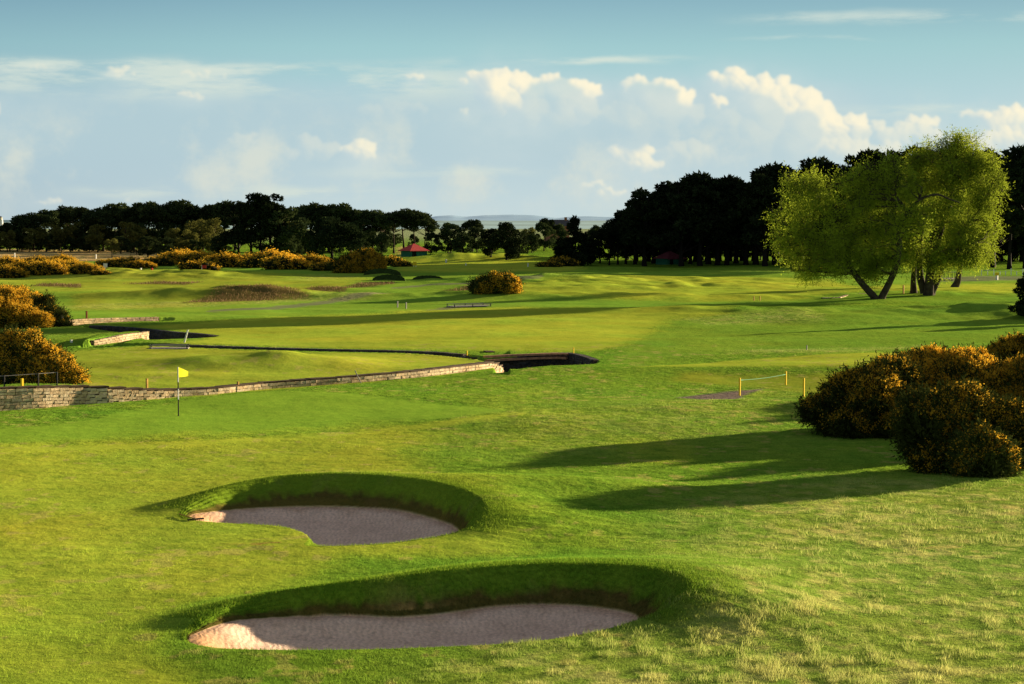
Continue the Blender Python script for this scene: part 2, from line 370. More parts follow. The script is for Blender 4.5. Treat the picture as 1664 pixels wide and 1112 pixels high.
def sand_mat():
    m, nt, b = mat('sand')
    t = noise(nt, 14, 5, .7); t2 = noise(nt, 1.2, 3)
    vc = nt.nodes.new('ShaderNodeVertexColor'); vc.layer_name = 'Col'
    rr_ = ramp(nt, t2.outputs[0], [(.3, (.88,.87,.86)), (.7, (1.04,1.04,1.04))])
    class r: outputs = [mixc(nt, 'MULTIPLY', vc.outputs[0], rr_.outputs[0])]
    r2 = ramp(nt, t.outputs[0], [(.35, (.8,.8,.8)), (.65, (1.15,1.15,1.15))])
    sc_ = mixc(nt, 'MULTIPLY', r.outputs[0], r2.outputs[0])
    tc = nt.nodes.new('ShaderNodeTexCoord'); w = nt.nodes.new('ShaderNodeTexWave'); w.inputs['Scale'].default_value = 2.2; w.inputs['Distortion'].default_value = 9
    w.inputs['Detail'].default_value = 2
    nt.links.new(tc.outputs['Object'], w.inputs['Vector'])
    wr = ramp(nt, w.outputs[1], [(.2, (.93,.92,.92)), (.6, (1.03,1.03,1.03))]); ft = noise(nt, 3.2, 3, .7); fr_ = ramp(nt, ft.outputs[0], [(.34, (.84,.83,.83)), (.46, (1,1,1))])
    sc_ = mixc(nt, 'MULTIPLY', sc_, wr.outputs[0]); nt.links.new(mixc(nt, 'MULTIPLY', sc_, fr_.outputs[0]), b.inputs['Base Color'])
    n = nt.nodes.new('ShaderNodeBump'); n.inputs['Strength'].default_value = .25; n.inputs['Distance'].default_value = .02; nt.links.new(w.outputs[1], n.inputs['Height'])
    n2 = nt.nodes.new('ShaderNodeBump'); n2.inputs['Strength'].default_value = .5; n2.inputs['Distance'].default_value = .03; nt.links.new(t.outputs[0], n2.inputs['Height'])
    nt.links.new(n.outputs[0], n2.inputs['Normal']); nt.links.new(n2.outputs[0], b.inputs['Normal'])
    b.inputs['Roughness'].default_value = 1
    return m
def leaf_mat(name, dark, light, scale=.6, trans=.3, vcol=False):
    m = bpy.data.materials.new(name); m.use_nodes = True; nt = m.node_tree; nt.nodes.clear()
    out = nt.nodes.new('ShaderNodeOutputMaterial')
    if vcol:
        vc = nt.nodes.new('ShaderNodeVertexColor'); vc.layer_name = 'Col'; c = vc.outputs[0]
    else:
        t = noise(nt, scale, 4, .65)
        r = ramp(nt, t.outputs[0], [(.32, dark), (.68, light)]); c = r.outputs[0]
        oi = nt.nodes.new('ShaderNodeObjectInfo'); mr = nt.nodes.new('ShaderNodeMapRange'); mr.inputs['To Min'].default_value = .75; mr.inputs['To Max'].default_value = 1.25
        nt.links.new(oi.outputs['Random'], mr.inputs['Value'])
        c = mixc(nt, 'MULTIPLY', c, mr.outputs[0])
    d = nt.nodes.new('ShaderNodeBsdfDiffuse'); tr = nt.nodes.new('ShaderNodeBsdfTranslucent'); mx = nt.nodes.new('ShaderNodeMixShader'); mx.inputs[0].default_value = trans
    nt.links.new(c, d.inputs[0]); nt.links.new(c, tr.inputs[0]); nt.links.new(d.outputs[0], mx.inputs[1]); nt.links.new(tr.outputs[0], mx.inputs[2])
    nt.links.new(mx.outputs[0], out.inputs[0]); return m
def block_mat(name, dark, light):
    m, nt, b = mat(name); vc = nt.nodes.new('ShaderNodeVertexColor'); vc.layer_name = 'Col'
    t = noise(nt, 5, 5, .75); t2 = noise(nt, .8, 3, .6)
    r = ramp(nt, t.outputs[0], [(.3, dark), (.72, light)])
    r2 = ramp(nt, t2.outputs[0], [(.35, (.7,.66,.6)), (.6, (1.1,1.08,1.05))])
    c = mixc(nt, 'MULTIPLY', r.outputs[0], vc.outputs[0]); c = mixc(nt, 'MULTIPLY', c, r2.outputs[0])
    nt.links.new(c, b.inputs['Base Color']); bump(nt, b, t.outputs[0], .7, .05); return m

M = dict(
 turf=ground_mat(), sand=sand_mat(),
 grass=leaf_mat('grass_blades', 0, 0, vcol=True, trans=.35),
 pine_dark=leaf_mat('pine_needles_shaded', (.009,.014,.007), (.032,.046,.018), .5, .1),  # dark needle copy: the wood's backlit shade is put into the colour
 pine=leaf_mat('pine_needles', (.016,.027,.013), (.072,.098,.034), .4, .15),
 olive=leaf_mat('budding_leaves', (.060,.068,.018), (.20,.20,.05), .5, .3),
 oak=leaf_mat('evergreen_leaves', (.010,.018,.009), (.036,.056,.020), .5, .1),
 willow=leaf_mat('willow_leaves', (.10,.14,.014), (.35,.43,.040), .35, .5),
 gorse=leaf_mat('gorse_spines', (.020,.029,.008), (.090,.108,.026), 2.2, .12),
 flower=leaf_mat('gorse_blossom', (.56,.30,.022), (.84,.54,.055), 5, .35),
 core=plain('gorse_core', (.010,.012,.006)), bark=plain('bark', (.045,.032,.022), .5, 3, .95, .03), darkbark=plain('dark_bark', (.014,.011,.009), .4, 3),
 palebark=plain('willow_bark', (.060,.048,.034), .5, 2, .95, .05),
 stone=block_mat('wall_stone', (.46,.345,.22), (.86,.70,.50)), stone_shaded=block_mat('wall_stone_shaded', (.045,.042,.048), (.12,.11,.12)),  # dark copy for walls in shade, the shade put into the stone colour
 mortar=plain('mortar', (.09,.065,.045)), timber=plain('weathered_timber', (.42,.22,.13), .4, 3, .9, .01), coping=plain('coping_soil', (.085,.055,.032), .4, 2),
 yellow=plain('yellow_paint', (.78,.55,.03), .08), post=plain('pine_post', (.50,.30,.08), .3), white=plain('white_paint', (.75,.75,.72), .06),
 black=plain('black_paint', (.02,.02,.022), .1), green_rope=plain('green_rope', (.10,.30,.18), .1), flag=leaf_mat('yellow_flag', (.80,.78,.05), (.85,.80,.06), 3, .5),
 rustpost=plain('rust_post', (.16,.055,.02), .2), grey=plain('grey_wood', (.30,.28,.27), .2), red=plain('red_roof_tiles', (.55,.08,.075), .2, 3), greenp=plain('green_board_wall', (.03,.16,.10), .2, 2),
 dark=plain('dark_interior', (.012,.016,.016)), tarmac=plain('tarmac', (.055,.05,.055)), redflag=plain('red_flag', (.40,.04,.03)), cream=plain('cream_render', (.70,.62,.46), .08, .3),
 brick=plain('brick_wall', (.30,.12,.07), .2, 1), slate=plain('slate_roof', (.10,.09,.10), .2, 1), iron=plain('iron', (.03,.03,.033)))
def water_mat():
    m, nt, b = mat('burn_water'); b.inputs['Base Color'].default_value = (.012,.014,.020,1); b.inputs['Roughness'].default_value = .12; b.inputs['Specular IOR Level'].default_value = .5
    t = noise(nt, 3, 3); bump(nt, b, t.outputs[0], .25, .05); return m
M['stone_warm'] = block_mat('warm_wall_stone', (.36,.26,.16), (.64,.50,.34)); M['water'] = water_mat(); M['red_shaded'] = plain('red_roof_tiles_shaded', (.20,.05,.065), .2, 3)  # shelter roof in the wood: the trees' shade is put into its red

# ------------------------------------------------------------------ mesh helpers
def mesh_np(name, V, Fc, m, smooth=False, cols=None, attrs=None):
    V = np.ascontiguousarray(V, dtype=np.float32); Fc = np.ascontiguousarray(Fc, dtype=np.int32)
    me = bpy.data.meshes.new(name); k = Fc.shape[1]
    me.vertices.add(len(V)); me.vertices.foreach_set('co', V.ravel())
    me.loops.add(Fc.size); me.loops.foreach_set('vertex_index', Fc.ravel())
    me.polygons.add(len(Fc)); me.polygons.foreach_set('loop_start', np.arange(0, Fc.size, k, dtype=np.int32))
    try: me.polygons.foreach_set('loop_total', np.full(len(Fc), k, dtype=np.int32))
    except Exception: pass
    if smooth: me.polygons.foreach_set('use_smooth', np.ones(len(Fc), bool))
    me.update(calc_edges=True)
    if cols is not None:
        a = me.attributes.new('Col', 'FLOAT_COLOR', 'POINT'); cc = np.ones((len(V), 4), np.float32); cc[:, :3] = cols; a.data.foreach_set('color', cc.ravel())
    for kk, v in (attrs or {}).items():
        a = me.attributes.new(kk, 'FLOAT', 'POINT'); a.data.foreach_set('value', np.asarray(v, np.float32).ravel())
    if m: me.materials.append(m)
    return me
def add(name, me, parent=None, loc=None):
    o = bpy.data.objects.new(name, me); COL.objects.link(o)
    if parent: o.parent = parent
    if loc is not None: o.location = loc
    return o
def tag(o, label, cat, group=None):
    o['label'] = label; o['category'] = cat
    if group: o['group'] = group
    return o
def empty(name, loc, rz=0, label=None, cat=None, group=None):
    o = bpy.data.objects.new(name, None); COL.objects.link(o); o.location = loc; o.rotation_euler = (0, 0, rz)
    if label: tag(o, label, cat, group)
    return o
def copy_tree(src, loc, rz, scale, label, group=None):
    r = src.copy(); COL.objects.link(r); r.location = loc; r.rotation_euler = (0, 0, rz); r.scale = scale; r['label'] = label
    if group: r['group'] = group
    for ch in list(src.children):
        c = ch.copy(); COL.objects.link(c); c.parent = r
        for g in ch.children:
            d = g.copy(); COL.objects.link(d); d.parent = c
    return r

class MB:
    def __init__(s): s.v = []; s.f = []; s.c = []; s.n = 0
    def box(s, c, size, rz=0, col=1.0, jit=0, tilt=0):
        hx, hy, hz = [a/2 for a in size]; ca, sa = math.cos(rz), math.sin(rz)
        vs = []
        for dz in (-hz, hz):
            for dx, dy in ((-hx, -hy), (hx, -hy), (hx, hy), (-hx, hy)):
                x = dx+random.uniform(-jit, jit)+tilt*dz; y = dy+random.uniform(-jit, jit); z = dz+random.uniform(-jit, jit)
                vs.append((c[0]+x*ca-y*sa, c[1]+x*sa+y*ca, c[2]+z))
        n = s.n; s.v += vs; s.n += 8
        s.f += [(n+a, n+b, n+c_, n+d) for a, b, c_, d in ((3,2,1,0),(4,5,6,7),(0,1,5,4),(1,2,6,5),(2,3,7,6),(3,0,4,7))]
        s.c += [col]*8 if not isinstance(col, tuple) else [col]*8
    def tube(s, pts, radii, seg=8, col=1.0):
        pts = np.asarray(pts, float); n0 = s.n
        al_ = pts[-1]-pts[0]; ref = (.25, 1, .1) if abs(al_[2]) > .5*np.linalg.norm(al_) else (.05, .03, 1)
        for i, p in enumerate(pts):
            a = pts[max(i-1, 0)]; b = pts[min(i+1, len(pts)-1)]; d = (b-a)/max(np.linalg.norm(b-a), 1e-9)
            u = np.cross(d, ref); u /= max(np.linalg.norm(u), 1e-6); w = np.cross(d, u)
            r = radii[i] if hasattr(radii, '__len__') else radii
            for k in range(seg):
                t = 2*math.pi*k/seg; s.v.append(tuple(p+r*(math.cos(t)*u+math.sin(t)*w))); s.c.append(col)
        s.n += len(pts)*seg
        for i in range(len(pts)-1):
            for k in range(seg):
                a = n0+i*seg+k; b = n0+i*seg+(k+1) % seg; s.f.append((a, b, b+seg, a+seg))
        for base, i in ((n0, 0), (n0+(len(pts)-1)*seg, 1)):
            s.v.append(tuple(pts[0] if i == 0 else pts[-1])); s.c.append(col); c = s.n; s.n += 1
            for k in range(0, seg): s.f.append((base+k, base+(k+1) % seg, c, c))
    def mesh(s, name, m, smooth=False):
        me = bpy.data.meshes.new(name); me.from_pydata(s.v, [], [tuple(dict.fromkeys(f)) for f in s.f]); me.update()
        a = me.attributes.new('Col', 'FLOAT_COLOR', 'POINT')
        cc = np.ones((len(s.v), 4), np.float32); cc[:, :3] = np.array([(c, c, c) if not isinstance(c, tuple) else c for c in s.c])
        a.data.foreach_set('color', cc.ravel()); me.materials.append(m)
        if smooth: me.polygons.foreach_set('use_smooth', np.ones(len(me.polygons), bool))
        return me
    def build(s, name, m, parent=None, smooth=False, loc=None): return add(name, s.mesh(name, m, smooth), parent, loc)

def leaves(Pt, Nrm, size, aspect=.5, spread=1.0, droop=0.0, quad=False):
    """one triangle per point, oriented around direction Nrm"""
    n = len(Pt); d = Nrm+spread*rng.normal(size=(n, 3))*.6; d[:, 2] -= droop
    d /= np.linalg.norm(d, axis=1)[:, None]+1e-9
    r = rng.normal(size=(n, 3)); w = np.cross(d, r); w /= np.linalg.norm(w, axis=1)[:, None]+1e-9
    L = (size*(.6+.8*rng.random(n)))[:, None]
    a = Pt-w*L*aspect*.5; b = Pt+w*L*aspect*.5; c = Pt+d*L
    V = np.stack([a, b, c], 1).reshape(-1, 3); Fc = np.arange(3*n).reshape(-1, 3)
    return V, Fc

# ------------------------------------------------------------------ ground sheet
cols = np.concatenate([np.linspace(-1400, -90, 70), np.arange(-80, 1744, 2.0), np.linspace(1754, 3100, 70)])
rows = np.concatenate([[359.0, 359.8, 361, 362, 363], np.arange(364, 432, .7), np.arange(432, 640, .36), np.arange(640, 1125, .75), np.linspace(1127, 1500, 70)])
PX, PY = np.meshgrid(cols, rows)
GX, GY = P(PX, PY)
extra = []
Ylast = GY[-1].copy(); Xlast = GX[-1].copy()
for k, yv in enumerate((14, 6, -5, -30)):
    extra.append((Xlast*(1+.4*(k+1)), np.full_like(Xlast, yv)))
GX = np.vstack([GX]+[e[0][None] for e in extra]); GY = np.vstack([GY]+[e[1][None] for e in extra])
nr, nc = GX.shape
gz, info = terrain(GX.ravel(), GY.ravel())
V = np.c_[GX.ravel(), GY.ravel(), gz]
idx = np.arange(nr*nc).reshape(nr, nc)
Q = np.stack([idx[1:, :-1], idx[1:, 1:], idx[:-1, 1:], idx[:-1, :-1]], -1).reshape(-1, 4)
rough = 1-info['smooth']*.85
def sub(mask_faces, name, m, label=None):
    f = Q[mask_faces]; used, inv = np.unique(f, return_inverse=True)
    o = add(name, mesh_np(name, V[used], inv.reshape(-1, 4), m, True, info['col'][used], {'rough': rough[used]}))
    o['kind'] = 'structure'; return o
# the quads round the two near bunkers are replaced by a finer grid
j0 = int(np.searchsorted(cols, 240)); j1 = int(np.searchsorted(cols, 1180)); i0 = int(np.searchsorted(rows, 745)); i1 = int(np.searchsorted(rows, 1096))
QI = np.arange((nr-1)*(nc-1)); qi = QI//(nc-1); qj = QI % (nc-1); hole = (qi >= i0) & (qi < i1) & (qj >= j0) & (qj < j1)
fs = (info['sand'][Q].mean(1) > .5)
sub(~hole & ~fs, 'ground', M['turf'])
c2 = np.linspace(cols[j0], cols[j1], int((cols[j1]-cols[j0])/1.25)+1); r2 = np.linspace(rows[i0], rows[i1], int((rows[i1]-rows[i0])/.27)+1)
AX, AY = np.meshgrid(c2, r2); AX, AY = P(AX, AY); z2, inf2 = terrain(AX.ravel(), AY.ravel())
G2 = bpy.data.objects['ground']
V0, Q0, info0, rough0 = V, Q, info, rough
far_sand = fs & ~hole
V = np.vstack([V0, np.c_[AX.ravel(), AY.ravel(), z2]]); n0 = len(V0); nr2, nc2 = AX.shape
id2 = np.arange(nr2*nc2).reshape(nr2, nc2)+n0
Qf = np.stack([id2[1:, :-1], id2[1:, 1:], id2[:-1, 1:], id2[:-1, :-1]], -1).reshape(-1, 4)
Q = np.vstack([Q0, Qf]); info = {'col': np.vstack([info0['col'], inf2['col']]), 'sand': np.r_[info0['sand'], inf2['sand']]}
rough = np.r_[rough0, 1-inf2['smooth']*.85]
fs2 = info['sand'][Q].mean(1) > .5
isfine = np.arange(len(Q)) >= len(Q0); cut = np.r_[hole, np.zeros(len(Qf), bool)]
old = G2.data; bpy.data.objects.remove(G2); bpy.data.meshes.remove(old)
sub(~cut & ~fs2, 'ground', M['turf']); sub(~cut & fs2, 'bunker_sand', M['sand'])

# water in the burn
def sheet(name, poly, z, m):
    me = bpy.data.meshes.new(name); me.from_pydata([(x, y, z) for x, y in poly], [], [tuple(range(len(poly)))]); me.materials.append(m)
    o = add(name, me); o['kind'] = 'structure'; return o
sheet('pool_water', POOLW, -1.05, M['water']); sheet('pond_water', PONDW, -1.05, M['water'])
def ribbon(name, line, hw, z, m):
    t = np.gradient(line, axis=0); n = np.c_[-t[:, 1], t[:, 0]]; n /= np.linalg.norm(n, axis=1)[:, None]
    a = line-n*hw; b = line+n*hw; k = len(line)
    Vv = np.r_[np.c_[a, np.full(k, z)], np.c_[b, np.full(k, z)]]
    Fv = np.array([(i, i+1, k+i+1, k+i) for i in range(k-1)])
    o = add(name, mesh_np(name, Vv, Fv, m)); o['kind'] = 'structure'
ribbon('burn_water', CHAN, .5, -.72, M['water']); ribbon('far_burn_water', CHAN2[:10], 1.2, -.45, M['water'])

# ------------------------------------------------------------------ stone walls of the burn
def stone_wall(name, line, ztop, zbot, label, mstone, course=.155, thick=.42, side=-1, blk=(.26,.62), cap=None, follow=True):
    """dry-jointed blocks laid in courses along the line; side -1: face looks to the right of the line"""
    root = empty(name, (float(line[0, 0]), float(line[0, 1]), 0), 0, label, 'wall')
    ox, oy = line[0]
    seg = np.diff(line, axis=0); L = np.r_[0, np.cumsum(np.linalg.norm(seg, axis=1))]
    def at(s):
        x = np.interp(s, L, line[:, 0]); y = np.interp(s, L, line[:, 1]); x2 = np.interp(min(s+.2, L[-1]), L, line[:, 0]); y2 = np.interp(min(s+.2, L[-1]), L, line[:, 1])
        x1 = np.interp(max(s-.2, 0), L, line[:, 0]); y1 = np.interp(max(s-.2, 0), L, line[:, 1])
        return x-ox, y-oy, math.atan2(y2-y1, x2-x1)
    if follow:
        ss = np.linspace(0, L[-1], int(L[-1]/.5)+2); q = [at(v) for v in ss]
        zz = terrain(np.array([a_[0]+ox-math.sin(a_[2])*.75 for a_ in q]), np.array([a_[1]+oy+math.cos(a_[2])*.75 for a_ in q]), False)+.05
        zz = np.convolve(np.pad(zz, 6, 'edge'), np.ones(13)/13, 'valid'); zt = lambda s: float(np.interp(s, ss, zz)); ztop = float(zz.max())
    else: zt = lambda s: ztop
    mb = MB(); core = MB(); cp = MB()
    nco = int(math.ceil((ztop-zbot)/course))
    for k in range(nco):
        s = random.uniform(0, .3)
        while s < L[-1]:
            ln = random.uniform(*blk); x, y, a = at(min(s+ln/2, L[-1])); nx, ny = -math.sin(a), math.cos(a)
            off = -side*(thick*.5-.08)*-1 if False else (thick*.5-.08)
            zc = zt(s)-course*(k+.5); tone = random.uniform(.74, 1.1); warm = random.uniform(-.06, .06)
            j = random.uniform(-.014, .014)
            mb.box((x+nx*(off+j)*(-side if side > 0 else 1), y+ny*(off+j)*(-side if side > 0 else 1), zc), (ln-.025, thick, course-.022), a, (tone+warm, tone, tone-warm), .010)
            s += ln
    s = 0
    while s < L[-1]:
        x, y, a = at(min(s+.5, L[-1])); nx, ny = -math.sin(a), math.cos(a); sg = (-side if side > 0 else 1)
        o2 = thick*.5-.02
        zt_ = zt(s); core.box((x+nx*o2*sg, y+ny*o2*sg, (zt_-.03+zbot)/2), (1.08, thick-.08, zt_-.03-zbot), a)
        if cap: cp.box((x+nx*(o2+.05)*sg, y+ny*(o2+.05)*sg, zt_+.035+random.uniform(-.006, .006)), (1.05, thick+.15, .075), a, random.uniform(.8, 1.1), .012)
        s += 1.0
    mb.build('stonework', mstone, root); core.build('mortar', M['mortar'], root)
    if cap: cp.build('coping', cap, root)
    return root
stone_wall('stone_wall', WALL_BUILD, .0, -1.25, 'long pale stone wall curving along the burn behind the yellow flag', M['stone'], cap=M['coping'])
stone_wall('stone_wall', ISLW, .24, -.9, 'short sunlit stone wall below the grassy bank left of the dark pond', M['stone_warm'], course=.16)
pw = PONDW[(POND[:, 1] < 546.6) & (POND[:, 0] > 150)]; pw = pw[np.argsort(pw[:, 0])]
keep = []; lastx = -1e9
far_edge = smooth_loop([(145,531),(180,532),(230,535),(280,540),(320,542.5),(347,546)], 3, False); fe = np.c_[P(far_edge[:, 0], far_edge[:, 1])]
stone_wall('stone_wall', fe, -.02, -1.3, 'shaded dark stone wall on the far side of the leaf shaped pond', M['stone_shaded'])
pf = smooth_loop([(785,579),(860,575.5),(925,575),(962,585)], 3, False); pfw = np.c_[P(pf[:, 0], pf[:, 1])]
stone_wall('stone_wall', pfw, -.06, -1.3, 'shaded dark stone wall at the back of the burn pool', M['stone_shaded'])
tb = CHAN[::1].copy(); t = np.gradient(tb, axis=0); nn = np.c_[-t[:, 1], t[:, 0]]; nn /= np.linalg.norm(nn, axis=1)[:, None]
stone_wall('stone_wall', (tb+nn*.5)[6:], -.03, -1.0, 'thin shaded stone wall along the far bank of the straight burn', M['stone_shaded'])
# timber beams over the pool's back wall
tr = empty('timber_revetment', (float(pfw[0, 0]), float(pfw[0, 1]), 0), 0, 'brown sleeper edging along the back of the burn pool', 'edging')
for k, (za, inset) in enumerate(((-.03, .16), (-.26, .34))):
    mb = MB()
    for i in range(len(pfw)-4):
        a, b = pfw[i], pfw[i+1]; c = (a+b)/2; d = b-a; an = math.atan2(d[1], d[0]); n = np.array([math.sin(an), -math.cos(an)])
        c = c+n*inset-pfw[0]
        mb.box((c[0], c[1], za), (np.linalg.norm(d)+.02, .30, .13), an, 1, .008)
    mb.build('beam', M['timber'], tr)
# far walls
t_ = np.gradient(CHAN2, axis=0); n_ = np.c_[-t_[:, 1], t_[:, 0]]; n_ /= np.linalg.norm(n_, axis=1)[:, None]
w2 = (CHAN2+n_*1.4)[:10]
stone_wall('stone_wall', w2, .10, -.6, 'low far stone wall edging the burn behind the left gorse', M['stone_warm'], course=.15)
w3 = W([(1335,487),(1365,487),(1385,484),(1410,484)])
stone_wall('stone_wall', w3, .22, -.3, 'low pale stone wall left of the forked willow trunk', M['stone'], course=.16)

PN = ['leftmost and farthest dark turf face of the three far pot bunkers', 'dark turf face of the nearer pot bunker in front of the farthest one', 'rightmost low dark turf face of the three far pot bunkers']
M['revet'] = plain('revetted_turf_shaded', (.030,.050,.012), .4, 3, .95, .04)  # near-black green: the faces' shade is put into the turf colour
for (a_, b_, yb, yt), lab_ in zip(POTS, PN):
    x_, y_ = P((a_+b_)/2, yb); x_ = float(x_); y_ = float(y_); hw_ = (b_-a_)/2*y_/F; hh = (yb-yt)*y_/F; rt_ = empty('turf_wall', (x_, y_, 0), 0, lab_, 'turf wall')
    Vt = []; n_ = 22
    for q in range(n_+1):
        u = -1+2*q/n_; top = hh*math.sqrt(max(0, 1-u*u))**.8+.03*math.sin(q*2.1)
        for k in range(6): Vt.append((u*hw_*(1+.06*k/5), 1.0+.9*math.sqrt(max(0, 1-u*u))+.55*k/5-(.04 if k % 2 else 0), -.15+(top+.15)*k/5))
        Vt.append((u*hw_*1.1, 3.6, max(top, 0)-.35))
    Ft = [(q*7+k, (q+1)*7+k, (q+1)*7+k+1, q*7+k+1) for q in range(n_) for k in range(5)]
    add('turf_face', mesh_np('turf_face', np.array(Vt), np.array(Ft), M['revet'], False), rt_)
    Ft = [(q*7+5, (q+1)*7+5, (q+1)*7+6, q*7+6) for q in range(n_)]
    add('grass_top', mesh_np('grass_top', np.array(Vt), np.array(Ft), plain('bank_top', (.20,.33,.04), .2, 2), False), rt_)

# ------------------------------------------------------------------ grass blades
def blades(name, n, region, hfun, label_kind='stuff', seed=1):
    r = np.random.default_rng(seed)
    px = r.uniform(-40, 1704, n); py = region[0]+(region[1]-region[0])*r.random(n)**region[2]
    x, y = P(px, py)
    z, i = terrain(x, y)
    h, keep, colr = hfun(px, py, x, y, z, i, r)
    k = keep & (i['sand'] < .2) & (i['path'] < .3) & (z > -.75)
    x, y, z, h, colr = x[k], y[k], z[k], h[k], colr[k]; n = len(x)
    D = y
    w = np.maximum(.006, D*.00010)*r.uniform(.7, 1.5, n)
    an = r.uniform(0, 2*np.pi, n); ca, sa = np.cos(an), np.sin(an)
    lean = h*r.uniform(.1, .8, n); la = r.uniform(0, 2*np.pi, n)
    b = np.c_[x, y, z-.01]
    a1 = b+np.c_[ca*w, sa*w, 0*w]; a2 = b-np.c_[ca*w, sa*w, 0*w]; tip = b+np.c_[np.cos(la)*lean, np.sin(la)*lean, h]
    Vb = np.stack([a1, a2, tip], 1).reshape(-1, 3); Fb = np.arange(3*n).reshape(-1, 3)
    cc = np.repeat(colr, 3, 0); cc[2::3] *= 1.15
    o = add(name, mesh_np(name, Vb, Fb, M['grass'], False, cc)); o['kind'] = 'stuff'
    return o
def lawn_h(px, py, x, y, z, i, r):
    n = len(px); c = i['col']*r.uniform(.75, 1.3, n)[:, None]
    h = .018+.03*(1-i['smooth'])*r.random(n)+.03*i['bank']*r.random(n)
    return h, (i['dry'] < .9) & (i['lip'] < .3) & (i['smooth'] < .93+.1*r.random(n)), c
def rough_h(px, py, x, y, z, i, r):
    n = len(px); t = fbm(x/.38, y/.5, 77, 3)+.35*fbm(x/1.9, y/2.2, 79, 2); big = fbm(x/3.5, y/3.5, 78, 2)
    on = (1-i['smooth'])*(.35+.65*sm(-.2, .35, t+.3*big)) > r.random(n)*.9
    c = lerp3(i['col']*1.05, C_DRY*1.15, np.clip(i['dry']*.72*sm(-.1, .5, t), 0, 1)*(r.random(n) < .8))
    c = c*r.uniform(.65, 1.35, n)[:, None]
    h = (.025+.06*r.random(n))*(.6+1.5*sm(-.1, .6, t)*np.clip(.35+i['dry'], 0, 1))
    h = np.where(py < 640, h*1.3, h)
    return h, on & (i['heath'] < .9), c
def heath_h(px, py, x, y, z, i, r):
    n = len(px); c = np.where(r.random(n)[:, None] < .35, np.array([.24,.17,.09]), C_HEATH)*r.uniform(.6, 1.5, n)[:, None]
    return .10+.24*r.random(n)**2, (i['heath'] > .4), c
blades('short_grass', 330000, (690, 1125, .8), lawn_h, seed=11)
blades('rough_grass', 420000, (560, 1125, .75), rough_h, seed=12)
blades('heather', 120000, (455, 495, 1), heath_h, seed=13)
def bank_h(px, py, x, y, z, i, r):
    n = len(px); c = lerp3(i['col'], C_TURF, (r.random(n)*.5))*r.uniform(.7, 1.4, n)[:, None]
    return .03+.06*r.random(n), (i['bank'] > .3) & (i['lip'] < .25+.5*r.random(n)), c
blades('bunker_lip_grass', 260000, (760, 1060, 1), bank_h, seed=14)

# ------------------------------------------------------------------ trees
def blob_pts(blobs, n, shell=.55):
    """points in the outer shell of ellipsoid clumps"""
    blobs = np.asarray(blobs, float); vol = (blobs[:, 3]*blobs[:, 4]*blobs[:, 5])**(2/3); pr = vol/vol.sum()
    k = rng.choice(len(blobs), n, p=pr); d = rng.normal(size=(n, 3)); d /= np.linalg.norm(d, axis=1)[:, None]
    r = shell+(1-shell)*rng.random(n)**.6
    r *= 1+.16*np.sin(d[:, 0]*7+k)*np.sin(d[:, 1]*6+2*k)+.1*np.sin(d[:, 2]*9+k)
    pt = blobs[k, :3]+d*r[:, None]*blobs[k, 3:6]
    return pt, d
def env_blobs(kind, H, seed):
    r = random.Random(seed); B = []
    if kind == 'umbrella':
        for i in range(26):
            a = r.uniform(0, 6.28); q = r.random()**.6; R = H*.36*q; z = H*(.60+.33*math.sqrt(max(0, 1-q*q))*r.uniform(.45, 1.0)); s = H*r.uniform(.06, .115)
            B.append((R*math.cos(a), R*math.sin(a), z, s*1.25, s*1.25, s*.65))
    elif kind == 'tall':
        for i in range(40):
            t = r.random(); z = H*(.30+.67*t); R = H*.26*(1-.5*max(0, t-.5)*2)*r.random()**.5*(.7+.6*r.random()); a = r.uniform(0, 6.28); s = H*r.uniform(.032, .078)
            B.append((R*math.cos(a), R*math.sin(a), z, s*1.3, s*1.3, s*.75))
    elif kind == 'dense':
        for i in range(44):
            t = r.random(); z = H*(.14+.80*t); R = H*.40*math.sqrt(max(.03, 1-((t-.42)/.62)**2))*r.random()**.45; a = r.uniform(0, 6.28); s = H*r.uniform(.045, .105)
            B.append((R*math.cos(a), R*math.sin(a), z, s*1.2, s*1.2, s*.85))
    elif kind == 'wide':
        for i in range(52):
            t = r.random(); z = H*(.27+.68*t); R = H*.86*math.sqrt(max(.03, 1-(max(0, t-.12)/.9)**2))*r.random()**.5; a = r.uniform(0, 6.28); s = H*r.uniform(.08, .14)
            B.append((R*math.cos(a), R*math.sin(a), z, s*1.4, s*1.4, s*.65))
    elif kind == 'cone':
        for i in range(46):
            t = r.random()**1.2; z = H*(.08+.88*t); R = H*.36*(1-t)*r.uniform(.5, 1); a = r.uniform(0, 6.28); s = H*r.uniform(.05, .09)*(1.2-.6*t)
            B.append((R*math.cos(a), R*math.sin(a), z, s*1.3, s*1.3, s*.7))
        B.append((0, 0, H*.96, H*.02, H*.02, H*.05))
    elif kind == 'round':
        for i in range(34):
            t = r.random(); z = H*(.14+.80*t); R = H*.36*math.sqrt(max(.03, 1-((t-.5)/.55)**2))*r.random()**.5; a = r.uniform(0, 6.28); s = H*r.uniform(.06, .11)
            B.append((R*math.cos(a), R*math.sin(a), z, s, s, s))
    return B
